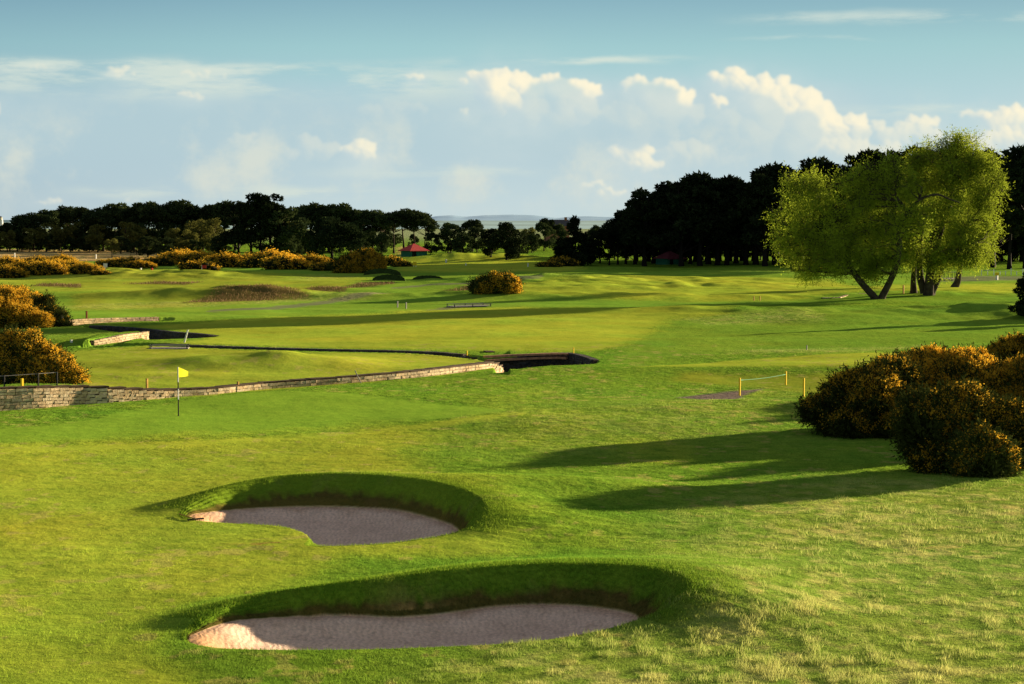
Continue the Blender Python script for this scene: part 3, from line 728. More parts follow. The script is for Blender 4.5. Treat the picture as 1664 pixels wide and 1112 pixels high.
def make_tree(name, kind, H, seed, nleaf, lsize, mleaf, mbark, label, cat='tree', trunk_r=.022, split=False):
    root = empty(name, (0, 0, -500), 0, label, cat)
    B = env_blobs(kind, H, seed); r = random.Random(seed+99); tb = MB()
    lean = (r.uniform(-.04, .04)*H, r.uniform(-.04, .04)*H)
    top = .9 if kind in ('cone', 'tall') else .72
    tp = [(lean[0]*t*t*2+r.uniform(-.006, .006)*H, lean[1]*t*t*2, H*top*t) for t in np.linspace(0, 1, 7)]; tp[0] = (0, 0, -.4)
    tb.tube(tp, [H*trunk_r*(1.5 if i == 0 else 1-.12*i) for i in range(7)], 8)
    for b in B[::2]:
        tt = min(.95, max(.12, (b[2]/H-.12)/top)); k = int(tt*6); a = np.array(tp[k])
        e = np.array(b[:3]); mid = (a+e)/2+np.array([0, 0, -.02*H]); tb.tube([a, mid, e], [H*trunk_r*.40, H*trunk_r*.25, H*trunk_r*.1], 5)
    tb.build('trunk', mbark, root, True)
    pt, d = blob_pts(B, nleaf); d2 = d*np.array([1, 1, .6])+np.array([0, 0, .25])
    Vl, Fl = leaves(pt, d2, lsize, .75, .9)
    add('crown', mesh_np('crown', Vl, Fl, mleaf), root)
    return root
PR = {}
def protos(key, kind, k, H, n, ls, ml, mb, cat='tree', tr=.022):
    PR[key] = [make_tree({'olive': 'budding_tree', 'oak': 'evergreen_tree', 'cone': 'conifer'}.get(key.split('_')[0], 'pine_tree'), kind, H, 100*len(PR)+i, n, ls, ml, mb, 'x', cat, tr) for i in range(k)]
protos('pine_umb', 'umbrella', 3, 16, 5200, .62, M['pine'], M['bark'])
protos('pine_dense', 'dense', 3, 14, 7000, .62, M['pine'], M['bark'])
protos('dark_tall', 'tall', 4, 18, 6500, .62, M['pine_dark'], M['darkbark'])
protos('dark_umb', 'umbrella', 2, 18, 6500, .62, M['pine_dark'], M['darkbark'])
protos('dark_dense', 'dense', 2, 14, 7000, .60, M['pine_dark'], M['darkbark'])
protos('olive', 'round', 3, 8, 4500, .32, M['olive'], M['bark'], 'tree', .018)
protos('oak_wide', 'wide', 1, 9, 12000, .45, M['oak'], M['darkbark'], 'tree', .04)
protos('cone_dark', 'cone', 1, 9, 8000, .40, M['pine_dark'], M['darkbark'])
PH = dict(pine_umb=16, pine_dense=14, dark_tall=18, dark_umb=18, dark_dense=14, olive=8, oak_wide=9, cone_dark=9)
used = set()
def nth(i):
    w = ['first','second','third','fourth','fifth','sixth','seventh','eighth','ninth','tenth','eleventh','twelfth']
    if i < 12: return w[i]
    n = i+1; return f"{n}{'th' if 10 <= n % 100 <= 20 else {1:'st',2:'nd',3:'rd'}.get(n % 10, 'th')}"
def place(key, var, px, top, base, label, group, wx=1.0):
    src = PR[key][var % len(PR[key])]
    x, y, z = hit(px, base); h = (base-top)*mpp(math.hypot(x, y))
    s = h/PH[key]; rz = random.uniform(0, 6.28)
    if (key, var % len(PR[key])) not in used:
        used.add((key, var % len(PR[key]))); src.location = (x, y, z); src.rotation_euler = (0, 0, rz); src.scale = (s*wx, s*wx, s); src['label'] = label
        if group: src['group'] = group
        return src
    return copy_tree(src, (x, y, z), rz, (s*wx, s*wx, s), label, group)

# left-hand wood, back row: skyline
sk = [(-30,362),(0,366),(16,364),(36,351),(55,345),(76,343),(97,337),(117,335),(138,339),(152,348),(168,335),(186,333),(202,340),(218,334),(238,331),(256,332),(274,329),(296,327),(314,333),(330,334),(348,334),(366,327),(382,325)]
for i, (px, tp) in enumerate(sk):
    place('pine_dense' if i % 3 != 1 else 'pine_umb', i, px, tp+random.uniform(-1, 1), 408, f'dark green pine on the skyline of the left-hand wood, {nth(i)} crown from its left end', 'pines of the left-hand wood', 1.15)
# middle tall group
for i, (px, tp, ww) in enumerate([(388,330,.8),(408,316,.75),(424,326,.8),(440,316,.85),(457,330,.9)]):
    place('dark_tall' if i != 4 else 'pine_dense', i, px, tp, 420, f'{nth(i)} from the left of the tall dark pines standing proud of the left-hand wood', 'tall dark pines proud of the wood', ww*1.3)
for i, (px, tp) in enumerate([(478,335),(496,332),(514,331),(534,332),(552,332),(570,334),(586,340),(606,339),(620,346)]):
    place('pine_umb' if i % 2 else 'pine_dense', i+1, px, tp, 410, f'{nth(i)} pine from the left in the stand behind the spreading evergreen tree', 'pines behind the spreading evergreen', 1.15)
for i, (px, tp, ww) in enumerate([(640,342,.95),(656,336,1.15),(674,340,1.1),(690,352,.9)]):
    place('pine_umb', i, px, tp, 412, f'{nth(i)} flat topped pine from the left above the red roofed shelter', 'flat topped pines above the shelter', ww)
place('pine_dense', 1, 620, 378, 413, 'small rounded dark pine left of the red roofed shelter', None, 1.0)
place('pine_dense', 2, 672, 381, 410, 'small dark bush-like pine behind the red shelter roof', None, .8)
place('oak_wide', 0, 540, 355, 430, 'wide spreading evergreen tree with low forked trunk before the left-hand wood', None, .9)
# understorey of the left wood
for i, (px, tp, bs) in enumerate([(12,375,410),(48,372,409),(75,365,409),(100,368,410),(128,362,409),(158,367,411),(182,388,417),(208,362,410),(232,372,411),(255,385,414),(282,372,413),(305,374,415),(326,357,413),(346,356,414),(352,382,418),(300,390,418),(470,360,416)]):
    place('olive', i, px, tp, bs, f'olive green budding tree at the foot of the left-hand wood, {nth(i)} from the left', 'budding trees at the foot of the wood', 1.15)
for i, (px, tp, bs) in enumerate([(28,378,409),(60,385,409),(88,382,410),(115,385,410),(145,380,410),(196,385,412),(222,392,414),(268,384,415),(240,385,418),(317,390,418),(362,380,420),(270,398,420),(590,388,414),(500,380,418),(475,385,420)]):
    place('pine_dense', i, px, tp, bs, f'low dark pine filling the foot of the left-hand wood, {nth(i)} from the left', 'low pines at the foot of the wood', 1.35)
# centre
cen = [('pine_dense',700,378,414,1.0),('pine_umb',733,358,412,.75),('pine_dense',728,371,412,1.2),('pine_umb',768,357,411,.85),('pine_dense',752,373,412,1.0),('pine_dense',775,370,412,1.1),
       ('dark_dense',823,363,423,1.15),('dark_dense',798,376,421,1.1),('dark_dense',842,374,421,.9),('olive',858,369,410,.9),('dark_umb',886,351,408,.7),('pine_dense',884,365,410,.9),('pine_dense',905,364,408,1.0),('pine_dense',864,380,413,.9)]
nm = ['small dark pine just right of the shelter','small umbrella pine against the pale hills','dark clump under the small umbrella pine','flat headed pine second against the hills','dark pine between the two flat headed pines','dark rounded pine under the second flat headed pine',
      'broad dark tree with low trunk in the middle distance','low dark tree left of the broad dark tree','low dark tree right of the broad dark tree','brownish budding tree behind the broad dark tree','layered pine standing against the hills','green rounded tree below the layered pine','distant dark tree left of the conical conifer','small round-headed tree by the layered pine']
for (k, px, tp, bs, ww), l in zip(cen, nm): place(k, len(l), px, tp, bs, l, None, ww)
place('cone_dark', 0, 934, 353, 432, 'conical black conifer standing left of the right-hand wood', None, 1.25)
place('dark_dense', 0, 918, 385, 431, 'low black tree at the left foot of the conical conifer', None, 1.0)
place('dark_dense', 1, 955, 385, 431, 'low black tree at the right foot of the conical conifer', None, 1.0)
place('dark_dense', 0, 975, 372, 428, 'black bushy tree at the left tip of the right-hand wood', None, 1.0)
place('pine_dense', 0, 965, 366, 405, 'distant green tree behind the gap beside the conical conifer', None, 1.0)
# right-hand wood
sx = [985,1000,1015,1040,1060,1080,1110,1130,1150,1160,1180,1210,1230,1245,1262,1280,1300,1330,1358,1375,1390,1404,1420,1445,1470,1500,1530,1560,1590,1612,1630,1650,1680,1720]
st = [362,346,324,314,306,300,296,293,290,284,288,290,282,271,268,272,268,266,260,262,275,258,249,243,246,250,252,250,248,243,252,256,255,250]
xs = [990,1004,1017,1032,1047,1062,1077,1092,1107,1122,1137,1151,1166,1181,1196,1212,1228,1243,1259,1276,1294,1313,1335,1357,1378,1402,1422,1445,1475,1510,1545,1580,1612,1640,1668,1700]
for i, px in enumerate(xs):
    tp = float(np.interp(px, sx, st))+random.choice([-7,-3,3,9,14])
    bs = 431+random.uniform(-2.5, 2) if px < 1560 else 436+random.uniform(-2, 2)
    key = 'dark_umb' if i in (0,1,2,9,33) else 'dark_tall'
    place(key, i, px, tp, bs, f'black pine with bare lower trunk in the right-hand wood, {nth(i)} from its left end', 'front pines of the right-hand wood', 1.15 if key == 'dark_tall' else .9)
for i, px in enumerate(np.arange(1035, 1720, 19)):
    tp = float(np.interp(px, sx, st))+random.uniform(10, 26)
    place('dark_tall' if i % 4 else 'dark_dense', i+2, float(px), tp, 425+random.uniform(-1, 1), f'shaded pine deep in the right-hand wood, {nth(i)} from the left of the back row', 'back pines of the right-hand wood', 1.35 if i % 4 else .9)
for i, px in enumerate(list(np.arange(998, 1300, 24))+[1590,1625,1655,1690]):
    place('dark_dense', i, float(px)+random.uniform(-4, 4), 372+random.uniform(-8, 8), 423, f'low black tree under the right-hand wood, {nth(i)} from the left', 'low trees under the right-hand wood', 1.05)
place('pine_dense', 1, 1765, 462, 524, 'small pine outside the right edge whose shadow crosses the rough', None, 1.0)
place('pine_dense', 2, 1880, 440, 508, 'pine farther outside the right edge behind the rough', None, 1.0)
place('cone_dark', 0, 1672, 425, 516, 'dark spiky conifer cut off by the right edge of the view', None, 1.0)

# ------------------------------------------------------------------ willows
def willow(px, base, label, stems, blobs, nleaf, seed):
    """stems: list of [(px,py,dy,r)...]; blobs: (px,py,rx_px,ry_px, dy)"""
    x, y, z = hit(px, base); D = y; k = D/F; r = random.Random(seed)
    root = empty('willow_tree', (x, y, z), 0, label, 'tree')
    L = lambda a, b, dy=0: np.array([(a-px)*k, dy, (base-b)*k])
    tb = MB(); ends = []
    for st_ in stems:
        pts = smooth_loop([np.r_[L(a, b, dy), rr] for a, b, dy, rr in st_], 3, False)
        if st_[0][1] >= base-2:
            pts[0, 3] *= 1.2; pts[0, 2] = -.3
        tb.tube(pts[:, :3], pts[:, 3], 9); ends.append(pts)
    Bw = []
    for (a, b, rx, ry, dy) in blobs:
        c = L(a, b, dy); n = 9
        for i in range(n):
            d = np.array([r.gauss(0, 1) for _ in range(3)]); d /= np.linalg.norm(d); q = r.random()**.4
            s = (rx*k)*r.uniform(.22, .38)
            Bw.append((c[0]+d[0]*rx*k*.75*q, c[1]+d[1]*rx*k*.75*q, c[2]+d[2]*ry*k*.75*q, s*1.1, s*1.1, s))
        Bw.append((c[0], c[1], c[2], rx*k*.4, rx*k*.4, ry*k*.4))
    allp = np.vstack(ends)
    for b in Bw:
        e = np.array(b[:3]); cand = allp[allp[:, 2] > 2.2]; d = np.linalg.norm(cand[:, :3]-e, axis=1)+np.maximum(0, cand[:, 2]-e[2])*2; a = cand[np.argmin(d)]
        mid = (a[:3]+e)/2+np.array([r.uniform(-.4, .4), r.uniform(-.4, .4), r.uniform(-.2, .5)])
        ra = min(a[3]*.6, .10); tb.tube([a[:3], mid, e], [ra, ra*.6, .025], 5)
        for q in range(3):
            e2 = e+np.array([r.gauss(0, 1), r.gauss(0, 1), r.gauss(.5, .8)])*b[3]*.8; tb.tube([e, (e+e2)/2+np.array([0, 0, .15]), e2], [.03, .022, .01], 4)
    tb.build('trunk', M['palebark'], root, True)
    # wisps of leaves hanging from twigs
    nw = nleaf//7; pt, d = blob_pts(Bw, nw, .25); far_ = rng.random(nw) < .16; pt = pt+d*(far_*rng.random(nw)*.9)[:, None]
    st2 = np.repeat(pt, 7, 0); kk = np.tile(np.arange(7), nw)[:, None]
    dr = d*np.array([.35, .35, .12])+rng.normal(size=d.shape)*.26; dr[:, 2] += np.where(d[:, 2] > .35, .28, -.34)
    dr = np.repeat(dr, 7, 0)
    pp = st2+dr*kk*.24+rng.normal(size=st2.shape)*.07
    Vl, Fl = leaves(pp, dr, np.full(len(pp), .20), .42, .9)
    add('crown', mesh_np('crown', Vl, Fl, M['willow']), root)
    return root
willow(1428, 486, 'yellow green willow with a low forked trunk, leftmost of the willows',
 [[(1424,486,0,.40),(1405,466,0,.36),(1388,445,0,.32),(1372,415,.5,.26),(1352,380,1,.18),(1335,340,1,.10),(1325,300,1,.05)],
  [(1432,486,.2,.40),(1444,463,.2,.36),(1455,435,0,.32),(1460,400,-.3,.30),(1458,372,-.5,.26),(1470,345,-.6,.2),(1452,318,-.5,.13),(1456,290,0,.06)],
  [(1470,346,-.6,.18),(1490,325,-1,.15),(1515,317,-1.5,.12),(1535,325,-2,.08),(1550,330,-2.2,.05)],
  [(1372,415,.5,.2),(1340,398,0,.15),(1300,380,0,.08),(1275,365,0,.04)]],
 [(1322,330,52,48,0),(1300,375,48,45,0),(1350,390,50,45,-1),(1310,300,32,28,0),(1385,345,36,48,1),(1272,395,26,28,0),(1345,425,50,22,0),(1405,420,36,26,-.5),
  (1440,300,32,34,0),(1450,350,38,44,-.8),(1470,300,28,26,-1),(1430,395,36,34,-.5),(1488,350,30,34,-1.2),(1400,300,26,26,1),(1400,350,34,36,0),(1395,385,34,30,.5),(1262,350,20,26,0),(1418,330,26,30,1),(1310,440,34,14,0),(1410,275,18,14,1),(1290,300,24,22,0),(1450,270,24,18,0),(1390,325,34,36,0),(1290,412,34,24,0),(1440,422,40,24,.4),(1418,442,32,14,.2),(1385,295,28,24,.5)], 88000, 5)
willow(1512, 479, 'tallest yellow green willow with a stout clustered trunk and rounded crown',
 [[(1509,480,0,.62),(1510,462,0,.52),(1512,440,0,.48),(1520,405,0,.34),(1532,360,0,.24),(1545,310,0,.15),(1552,260,0,.06)],
  [(1513,479,.4,.45),(1524,455,.5,.42),(1532,430,.5,.36),(1548,400,.5,.26),(1568,370,0,.16),(1590,340,0,.08)],
  [(1504,476,.6,.45),(1497,450,.6,.4),(1495,420,.5,.3),(1498,380,.5,.2),(1500,330,.5,.1)],
  [(1532,420,-1,.22),(1548,408,-1.5,.16),(1572,395,-2,.10),(1590,388,-2,.05)]],
 [(1540,290,52,50,0),(1575,270,36,38,0),(1548,240,30,22,0),(1585,320,40,42,0),(1520,345,48,46,-1),(1600,365,26,36,0),(1560,375,50,42,-1),(1500,300,36,38,1),
  (1575,410,40,30,-.5),(1530,415,46,30,-1.2),(1612,330,18,30,0),(1490,410,34,32,0),(1500,262,26,22,1),(1592,400,24,34,0),(1470,330,30,34,1),(1465,375,28,30,1),(1490,285,28,26,1),(1620,300,18,24,0),(1608,270,20,20,0),(1510,258,34,24,0),(1585,262,32,22,0),(1556,236,34,16,.5),(1480,262,24,18,.5)], 92000, 6)
willow(1486, 476, 'slim willow trunk standing between the forked and the tallest willow',
 [[(1485,476,0,.42),(1484,455,0,.30),(1485,430,0,.26),(1480,390,0,.18),(1478,350,0,.08)]],
 [(1478,380,34,36,0),(1480,340,30,30,1),(1470,415,26,20,0)], 18000, 7)
willow(1554, 467, 'rightmost willow with a leaning wide based trunk',
 [[(1551,468,0,.55),(1556,458,0,.42),(1558,445,0,.36),(1562,415,0,.26),(1570,370,0,.15),(1572,320,0,.06)]],
 [(1565,370,42,45,1),(1580,330,30,34,1),(1555,405,36,26,0),(1600,390,22,28,1)], 30000, 8)

# ------------------------------------------------------------------ gorse
def gorse_mesh(lobes, nf, nb, sl, fs, bias, seed):
    r = np.random.default_rng(seed); lobes = np.asarray(lobes, float)
    def surf(n):
        w = (lobes[:, 3]*lobes[:, 5]); k = r.choice(len(lobes), n, p=w/w.sum()); d = r.normal(size=(n, 3)); d /= np.linalg.norm(d, axis=1)[:, None]
        rr = 1+.15*np.sin(d[:, 0]*7+k*1.7)*np.cos(d[:, 1]*6+k)+.08*np.sin(d[:, 2]*13+k)+.05*np.sin(d[:, 0]*23+d[:, 2]*19+k)
        p = lobes[k, :3]+d*rr[:, None]*lobes[k, 3:6]; ok = p[:, 2] > .02
        for j in range(len(lobes)):
            q = (((p-lobes[j, :3])/(lobes[j, 3:6]*.88))**2).sum(1); ok &= (q > 1) | (k == j)
        return p[ok], d[ok]
    # shoots: each a tuft of spines
    p, d = surf(nf//9)
    sd = d+r.normal(size=d.shape)*.35+np.array([0, 0, .35]); sd /= np.linalg.norm(sd, axis=1)[:, None]
    slen = sl*(.5+2.6*r.random(len(p))**2.2)[:, None]
    t = r.random((len(p), 9, 1)); base = p[:, None]-sd[:, None]*sl*.5+sd[:, None]*slen[:, None]*1.3*t
    dirn = sd[:, None]*.9+r.normal(size=(len(p), 9, 3))*.55
    B = base.reshape(-1, 3); dr = dirn.reshape(-1, 3)
    global rng
    Vf, Ff = leaves(B, dr, np.full(len(B), sl*.75), .34, .35)
    # blossom
    p2, d2 = surf(nb//3); wgt = d2@np.array(bias)+.25+.9*(np.sin(p2[:, 0]*2.1+1)*np.sin(p2[:, 1]*2.3)*np.sin(p2[:, 2]*2.9+.5))+.35*np.sin(p2[:, 0]*6)*np.sin(p2[:, 2]*7)
    k = wgt > r.random(len(p2))*.9
    p2 = p2[k]; d2 = d2[k]
    s2 = d2+r.normal(size=d2.shape)*.3+np.array([0, 0, .35]); s2 /= np.linalg.norm(s2, axis=1)[:, None]
    bb = (p2[:, None]+s2[:, None]*(sl*1.5*r.random((len(p2), 6, 1)))+r.normal(size=(len(p2), 6, 3))*fs*.9).reshape(-1, 3)
    Vb, Fb = leaves(bb, np.repeat(s2, 6, 0), np.full(len(bb), fs), 1.0, 1.2)
    # dark woody core
    cv = []; cf = []; n = 0
    for (x, y, z, a, b, c) in lobes:
        nu, nv = 14, 9
        for i in range(nv+1):
            th = math.pi*i/nv
            for j in range(nu):
                ph = 2*math.pi*j/nu; q = .86+.07*math.sin(3*ph+i+x)+.05*math.sin(5*ph-i*2+y)
                cv.append((x+a*q*math.sin(th)*math.cos(ph), y+b*q*math.sin(th)*math.sin(ph), z+c*q*math.cos(th)))
        for i in range(nv):
            for j in range(nu): cf.append((n+i*nu+j, n+i*nu+(j+1) % nu, n+(i+1)*nu+(j+1) % nu, n+(i+1)*nu+j))
        n += (nv+1)*nu
    return mesh_np('foliage', Vf, Ff, M['gorse']), mesh_np('blossom', Vb, Fb, M['flower']), mesh_np('branches', np.array(cv), np.array(cf), M['core'], True)
def gorse(px, base, label, lobes_px, nf, nb, sl=.17, fs=.055, bias=(.55,.05,.6), seed=1, group=None):
    """lobes: (px,py,rx_px,ry_px,dy_m) around the base point"""
    x, y, z = hit(px, base); k = y/F
    root = empty('gorse_bush', (x, y, z), 0, label, 'gorse bush', group)
    lb = [((a-px)*k, dy, max((base-b)*k, .15), rx*k, rx*k*1.0, ry*k) for a, b, rx, ry, dy in lobes_px]
    a, b, c = gorse_mesh(lb, nf, nb, sl, fs, bias, seed)
    add('foliage', a, root); add('blossom', b, root); add('branches', c, root)
    return root
# right-hand foreground cluster
gorse(1395, 705, 'dark spreading gorse at the left end of the right-hand cluster, few flowers',
 [(1325,668,22,18,0),(1350,672,28,30,-.3),(1380,655,38,40,0),(1375,690,30,22,-1),(1415,665,42,48,-.5),(1430,640,38,38,.5),(1400,640,28,26,.5),(1450,690,42,34,-1),(1462,615,28,22,1),(1480,705,34,30,-.6),(1470,675,40,36,0)], 170000, 62000, bias=(.35,.1,1.0), seed=21)
gorse(1540, 690, 'large gorse mound with orange crest in the middle of the right-hand cluster',
 [(1480,622,46,38,.5),(1520,615,48,36,1),(1565,620,52,38,.5),(1500,660,56,44,0),(1550,665,56,46,-.5),(1600,650,50,50,0),(1450,612,26,22,1),(1590,612,40,30,1.5)], 210000, 170000, bias=(.5,.1,1.4), seed=22)
gorse(1668, 690, 'gorse mound covered with orange flowers against the right edge of the view',
 [(1650,640,44,48,0),(1700,640,50,55,0),(1740,650,50,55,.5),(1640,668,40,36,-1),(1690,670,46,40,-1)], 120000, 90000, bias=(.5,.1,1.2), seed=23)
gorse(1648, 640, 'flowering gorse rising at the back right of the right-hand cluster',
 [(1610,592,24,20,0),(1650,585,40,30,0),(1690,585,42,36,0),(1630,605,40,30,0),(1670,610,50,34,0)], 90000, 80000, bias=(.5,.1,1.3), seed=24)
gorse(1545, 765, 'dark gorse in the front of the right-hand cluster with sparse blossom',
 [(1500,700,36,40,0),(1535,705,46,52,.4),(1580,700,48,56,.8),(1510,738,28,28,-.3),(1555,740,34,28,-.3),(1620,710,42,50,.8),(1660,715,40,48,.8),(1500,680,30,30,.6)], 170000, 52000, bias=(.45,0,.55), seed=25)
gorse(1596, 772, 'small low gorse with brownish lit twigs nearest the camera on the right',
 [(1570,745,22,24,-.2),(1592,735,30,32,0),(1620,748,24,24,0),(1604,758,26,16,-.3)], 60000, 16000, bias=(.5,-.2,.4), seed=26)
gorse(1800, 700, 'gorse mound just outside the right edge of the view', [(1770,650,50,62,0),(1820,640,50,70,0),(1850,660,40,50,1)], 60000, 20000, seed=33)
gorse(1770, 640, 'tall gorse outside the right edge behind the cluster', [(1750,585,44,50,0),(1800,580,44,56,0),(1840,590,40,40,0)], 50000, 20000, seed=34)
# left foreground
gorse(60, 621, 'big gorse mound thick with orange flowers beside the left end of the stone wall',
 [(10,590,44,42,0),(-40,585,50,48,0),(45,585,38,38,0),(75,598,36,30,0),(100,610,28,22,-.3),(122,618,18,14,-.3),(60,612,40,26,-.6),(20,570,32,26,.5),(-60,610,50,30,0)], 150000, 80000, bias=(.6,-.35,.2), seed=27)
gorse(30, 532, 'gorse with orange crest on the grassy bank above the front left mound',
 [(-30,505,44,26,0),(15,512,34,18,0),(45,518,26,12,0),(0,492,36,18,1.5),(70,522,14,9,-.4)], 60000, 50000, .18, .08, (.6,-.3,.4), 28)
gorse(80, 531, 'dark green gorse without flowers right of the orange crested bush',
 [(62,505,26,18,1),(85,512,22,18,.5),(102,522,14,10,0),(50,492,20,14,1.5),(70,482,10,9,1.5)], 50000, 1500, .18, .08, (.2,0,.1), 29)
gorse(20, 497, 'brownish gorse at the left edge behind the orange crested bush',
 [(-20,480,34,14,0),(20,482,24,11,0),(50,487,16,8,0),(25,475,14,6,1)], 26000, 14000, .22, .1, (.5,-.2,.3), 30)
# mid-distance single bush
gorse(803, 479, 'lone rounded gorse bush with orange right side on the middle fairway edge',
 [(785,469,18,11,0),(803,465,20,13,0),(822,466,18,13,0),(775,474,10,6,0),(835,471,8,8,0)], 40000, 15000, .25, .11, (.95,-.25,.15), 31)
gorse(585, 444, 'dark and orange gorse thicket below the spreading evergreen tree',
 [(555,432,18,11,0),(575,428,20,14,0),(597,426,19,15,0),(612,430,10,12,0)], 36000, 26000, .32, .16, (1.2,-.3,-.05), 32)
# far bushes from shared prototypes
GP = []
for i, (lb, nb) in enumerate([([(-2.2,0,.9,1.8,1.6,1.3),(0,0,1.3,2.0,1.8,1.5),(2.2,.2,1.0,1.7,1.6,1.3),(3.4,0,.6,1.1,1.0,.8)], 4200), ([(-1.5,0,.8,1.6,1.5,1.1),(1.0,0,1.1,1.8,1.6,1.2),(2.6,0,.6,1.2,1.1,.8)], 1200)]):
    a, b, c = gorse_mesh(lb, 9000, nb, .32, .20, (.55,-.1,.5), 50+i)
    rt = empty('gorse_bush', (0, 0, -500), 0, 'x', 'gorse bush'); add('foliage', a, rt); add('blossom', b, rt); add('branches', c, rt); GP.append(rt)
gl = [(8,452,0,1.3),(28,446,1,1.2),(50,446,0,1.5),(75,447,0,1.5),(92,441,0,1.3),(118,443,0,1.3),(138,445,0,1.2),(10,436,0,1.2),(62,432,0,1.2),(100,431,0,1.0),(172,431,1,.9),(188,434,0,1.0),(207,434,1,1.2),(225,436,0,1.0),(160,446,1,.8),
      (255,432,1,1.3),(285,430,0,1.3),(300,427,0,1.5),(325,432,0,1.4),(345,432,1,1.5),(320,441,1,1.5),(365,434,0,1.4),(395,434,1,1.5),(420,436,1,1.6),(440,436,0,1.7),(462,438,0,1.5),(480,432,0,1.3),(505,434,0,1.3),(520,434,1,1.2),
      (632,432,1,1.1),(652,434,1,.8),(530,440,1,1.3),(910,433,1,1.2),(890,434,1,1.0),(1310,444,1,1.2),(1325,444,1,1.0)]
gl.sort()
for i, (px, bs, v, s) in enumerate(gl):
    x, y, z = hit(px, bs); s *= y/345.0*.66
    lab = f"{'orange flowered' if v == 0 else 'mostly dark'} gorse bush in the far gorse line, {nth(i)} from the left"
    if v not in [u[1] for u in used if u[0] == 'g']:
        used.add(('g', v)); o = GP[v]; o.location = (x, y, z); o.scale = (s, s, s*.8); o['label'] = lab; o['group'] = 'far gorse bushes'
    else: copy_tree(GP[v], (x, y, z), random.uniform(-.5, .5), (s, s, s*random.uniform(.62, .9)), lab, 'far gorse bushes')

# ------------------------------------------------------------------ flagstick
x, y, z = hit(290, 676); k = y/F
fl = empty('flagstick', (x, y, z), .25, 'yellow flag on a black and white banded pole on the green', 'flag')
zs = [0, .70, 1.15, 1.50, 2.12]
for (a, b, m_) in ((-.1, .72, 'black'), (.72, 1.18, 'white'), (1.18, 1.48, 'black'), (1.48, 2.14, 'white')):
    mb = MB(); mb.tube([(0, 0, a), (0, 0, b)], .026, 10); mb.build('pole_band', M[m_], fl, True)
fv = []; ff = []
for i in range(9):
    for j in range(5):
        u = i/8; v = j/4; fv.append((.02+.42*u, .02*math.sin(u*5+v)*u, 2.14-.20*u*(1-v)-.46*v+.05*u*v)); 
for i in range(8):
    for j in range(4): ff.append((i*5+j, i*5+j+1, (i+1)*5+j+1, (i+1)*5+j))
add('flag_cloth', mesh_np('flag_cloth', np.array(fv), np.array(ff), M['flag'], True), fl)
mb = MB(); mb.tube([(0, 0, 0.0), (0, 0, .006)], .06, 16); mb.build('hole', M['black'], fl)

# ------------------------------------------------------------------ stakes and posts
def stake(px, base, top, m_, w, label, group=None, lean=0, name='marker_stake', cat='stake', capm=None):
    x, y, z = hit(px, base); h = (base-top)*y/F
    r = empty(name, (x, y, z), 0, label, cat, group)
    mb = MB()
    if lean: mb.tube([(0, 0, -.1), (lean*h, 0, h)], w*.55, 10)
    else: mb.box((0, 0, h/2-.05), (w, w, h+.1), -.62, 1, .003)
    mb.build('post', M[m_], r)
    mb = MB(); mb.box((lean*h, 0, h+.012), (w*1.08, w*1.08, .022), 0 if lean else -.62, 1, 0); mb.build('post_top', M[capm or m_], r)
    return r
YG = 'yellow marker stakes'
stake(36, 632, 616, 'yellow', .11, 'short yellow stake by the black fence above the stone wall', YG)
stake(239, 637, 616, 'post', .10, 'orange brown wooden stake just left of the flag above the wall', 'wooden stakes along the wall')
stake(387, 636, 621, 'post', .09, 'orange brown wooden stake right of the flag on the wall', 'wooden stakes along the wall')
stake(759, 578, 564, 'yellow', .06, 'slim yellow stake at the left of the burn pool', YG)
stake(932, 576, 567, 'yellow', .06, 'small yellow stake at the right of the burn pool', YG)
stake(1202, 643, 615, 'yellow', .075, 'leftmost of three yellow stakes beside the sandy path', YG)
stake(1277, 626, 604, 'yellow', .075, 'middle and farthest of three yellow stakes beside the sandy path', YG)
stake(1306, 646, 615, 'yellow', .075, 'rightmost yellow stake, just left of the big gorse', YG)
stake(141, 528, 516, 'rustpost', .12, 'rust brown stake on the low wall near the left gorse', 'rust stakes', name='wooden_post', cat='post')
stake(242, 561, 549, 'rustpost', .12, 'rust brown stake at the corner of the short sunlit wall', 'rust stakes', name='wooden_post', cat='post')
stake(299, 561, 541, 'white', .11, 'white leaning pole beside the pond', None, .32, name='leaning_pole', cat='pole')
stake(588, 618, 598, 'grey', .05, 'grey pole leaning left on the stone wall', None, -.55, name='leaning_pole', cat='pole')
stake(646, 500, 490, 'grey', .10, 'left of two short grey posts on the shaded bank', 'short grey posts', name='wooden_post', cat='post')
stake(660, 502, 492, 'grey', .10, 'right of two short grey posts on the shaded bank', 'short grey posts', name='wooden_post', cat='post')
stake(1225, 489, 482, 'post', .08, 'left of two tiny posts on the far burn edge', 'tiny posts', name='wooden_post', cat='post')
stake(1235, 489, 482, 'post', .08, 'right of two tiny posts on the far burn edge', 'tiny posts', name='wooden_post', cat='post')
stake(1468, 477, 464, 'post', .14, 'yellowish post beside the slim willow trunk', None, name='wooden_post', cat='post')
stake(116, 557, 553, 'white', .12, 'tiny white peg on the bank above the left gorse', None, name='white_peg', cat='peg')
stake(1311, 569, 562, 'grey', .06, 'thin grey peg in the rough left of the right-hand gorse', None, name='grey_peg', cat='peg')
stake(24, 423, 412, 'white', .22, 'white post standing in the pale grass field at far left', 'white posts in the pale field', name='white_post', cat='post')
stake(156, 421, 414, 'white', .22, 'white post standing in the pale grass field behind the flowering gorse', 'white posts in the pale field', name='white_post', cat='post')
stake(229, 441, 436, 'white', .22, 'small white post on the far turf right of the white sign', None, name='white_post', cat='post')
stake(247, 440, 436, 'redflag', .28, 'small red post on the far turf', None, name='red_post', cat='post')
stake(709, 420, 416, 'white', .35, 'tiny white post beside the red roofed shelter', None, name='white_post', cat='post')
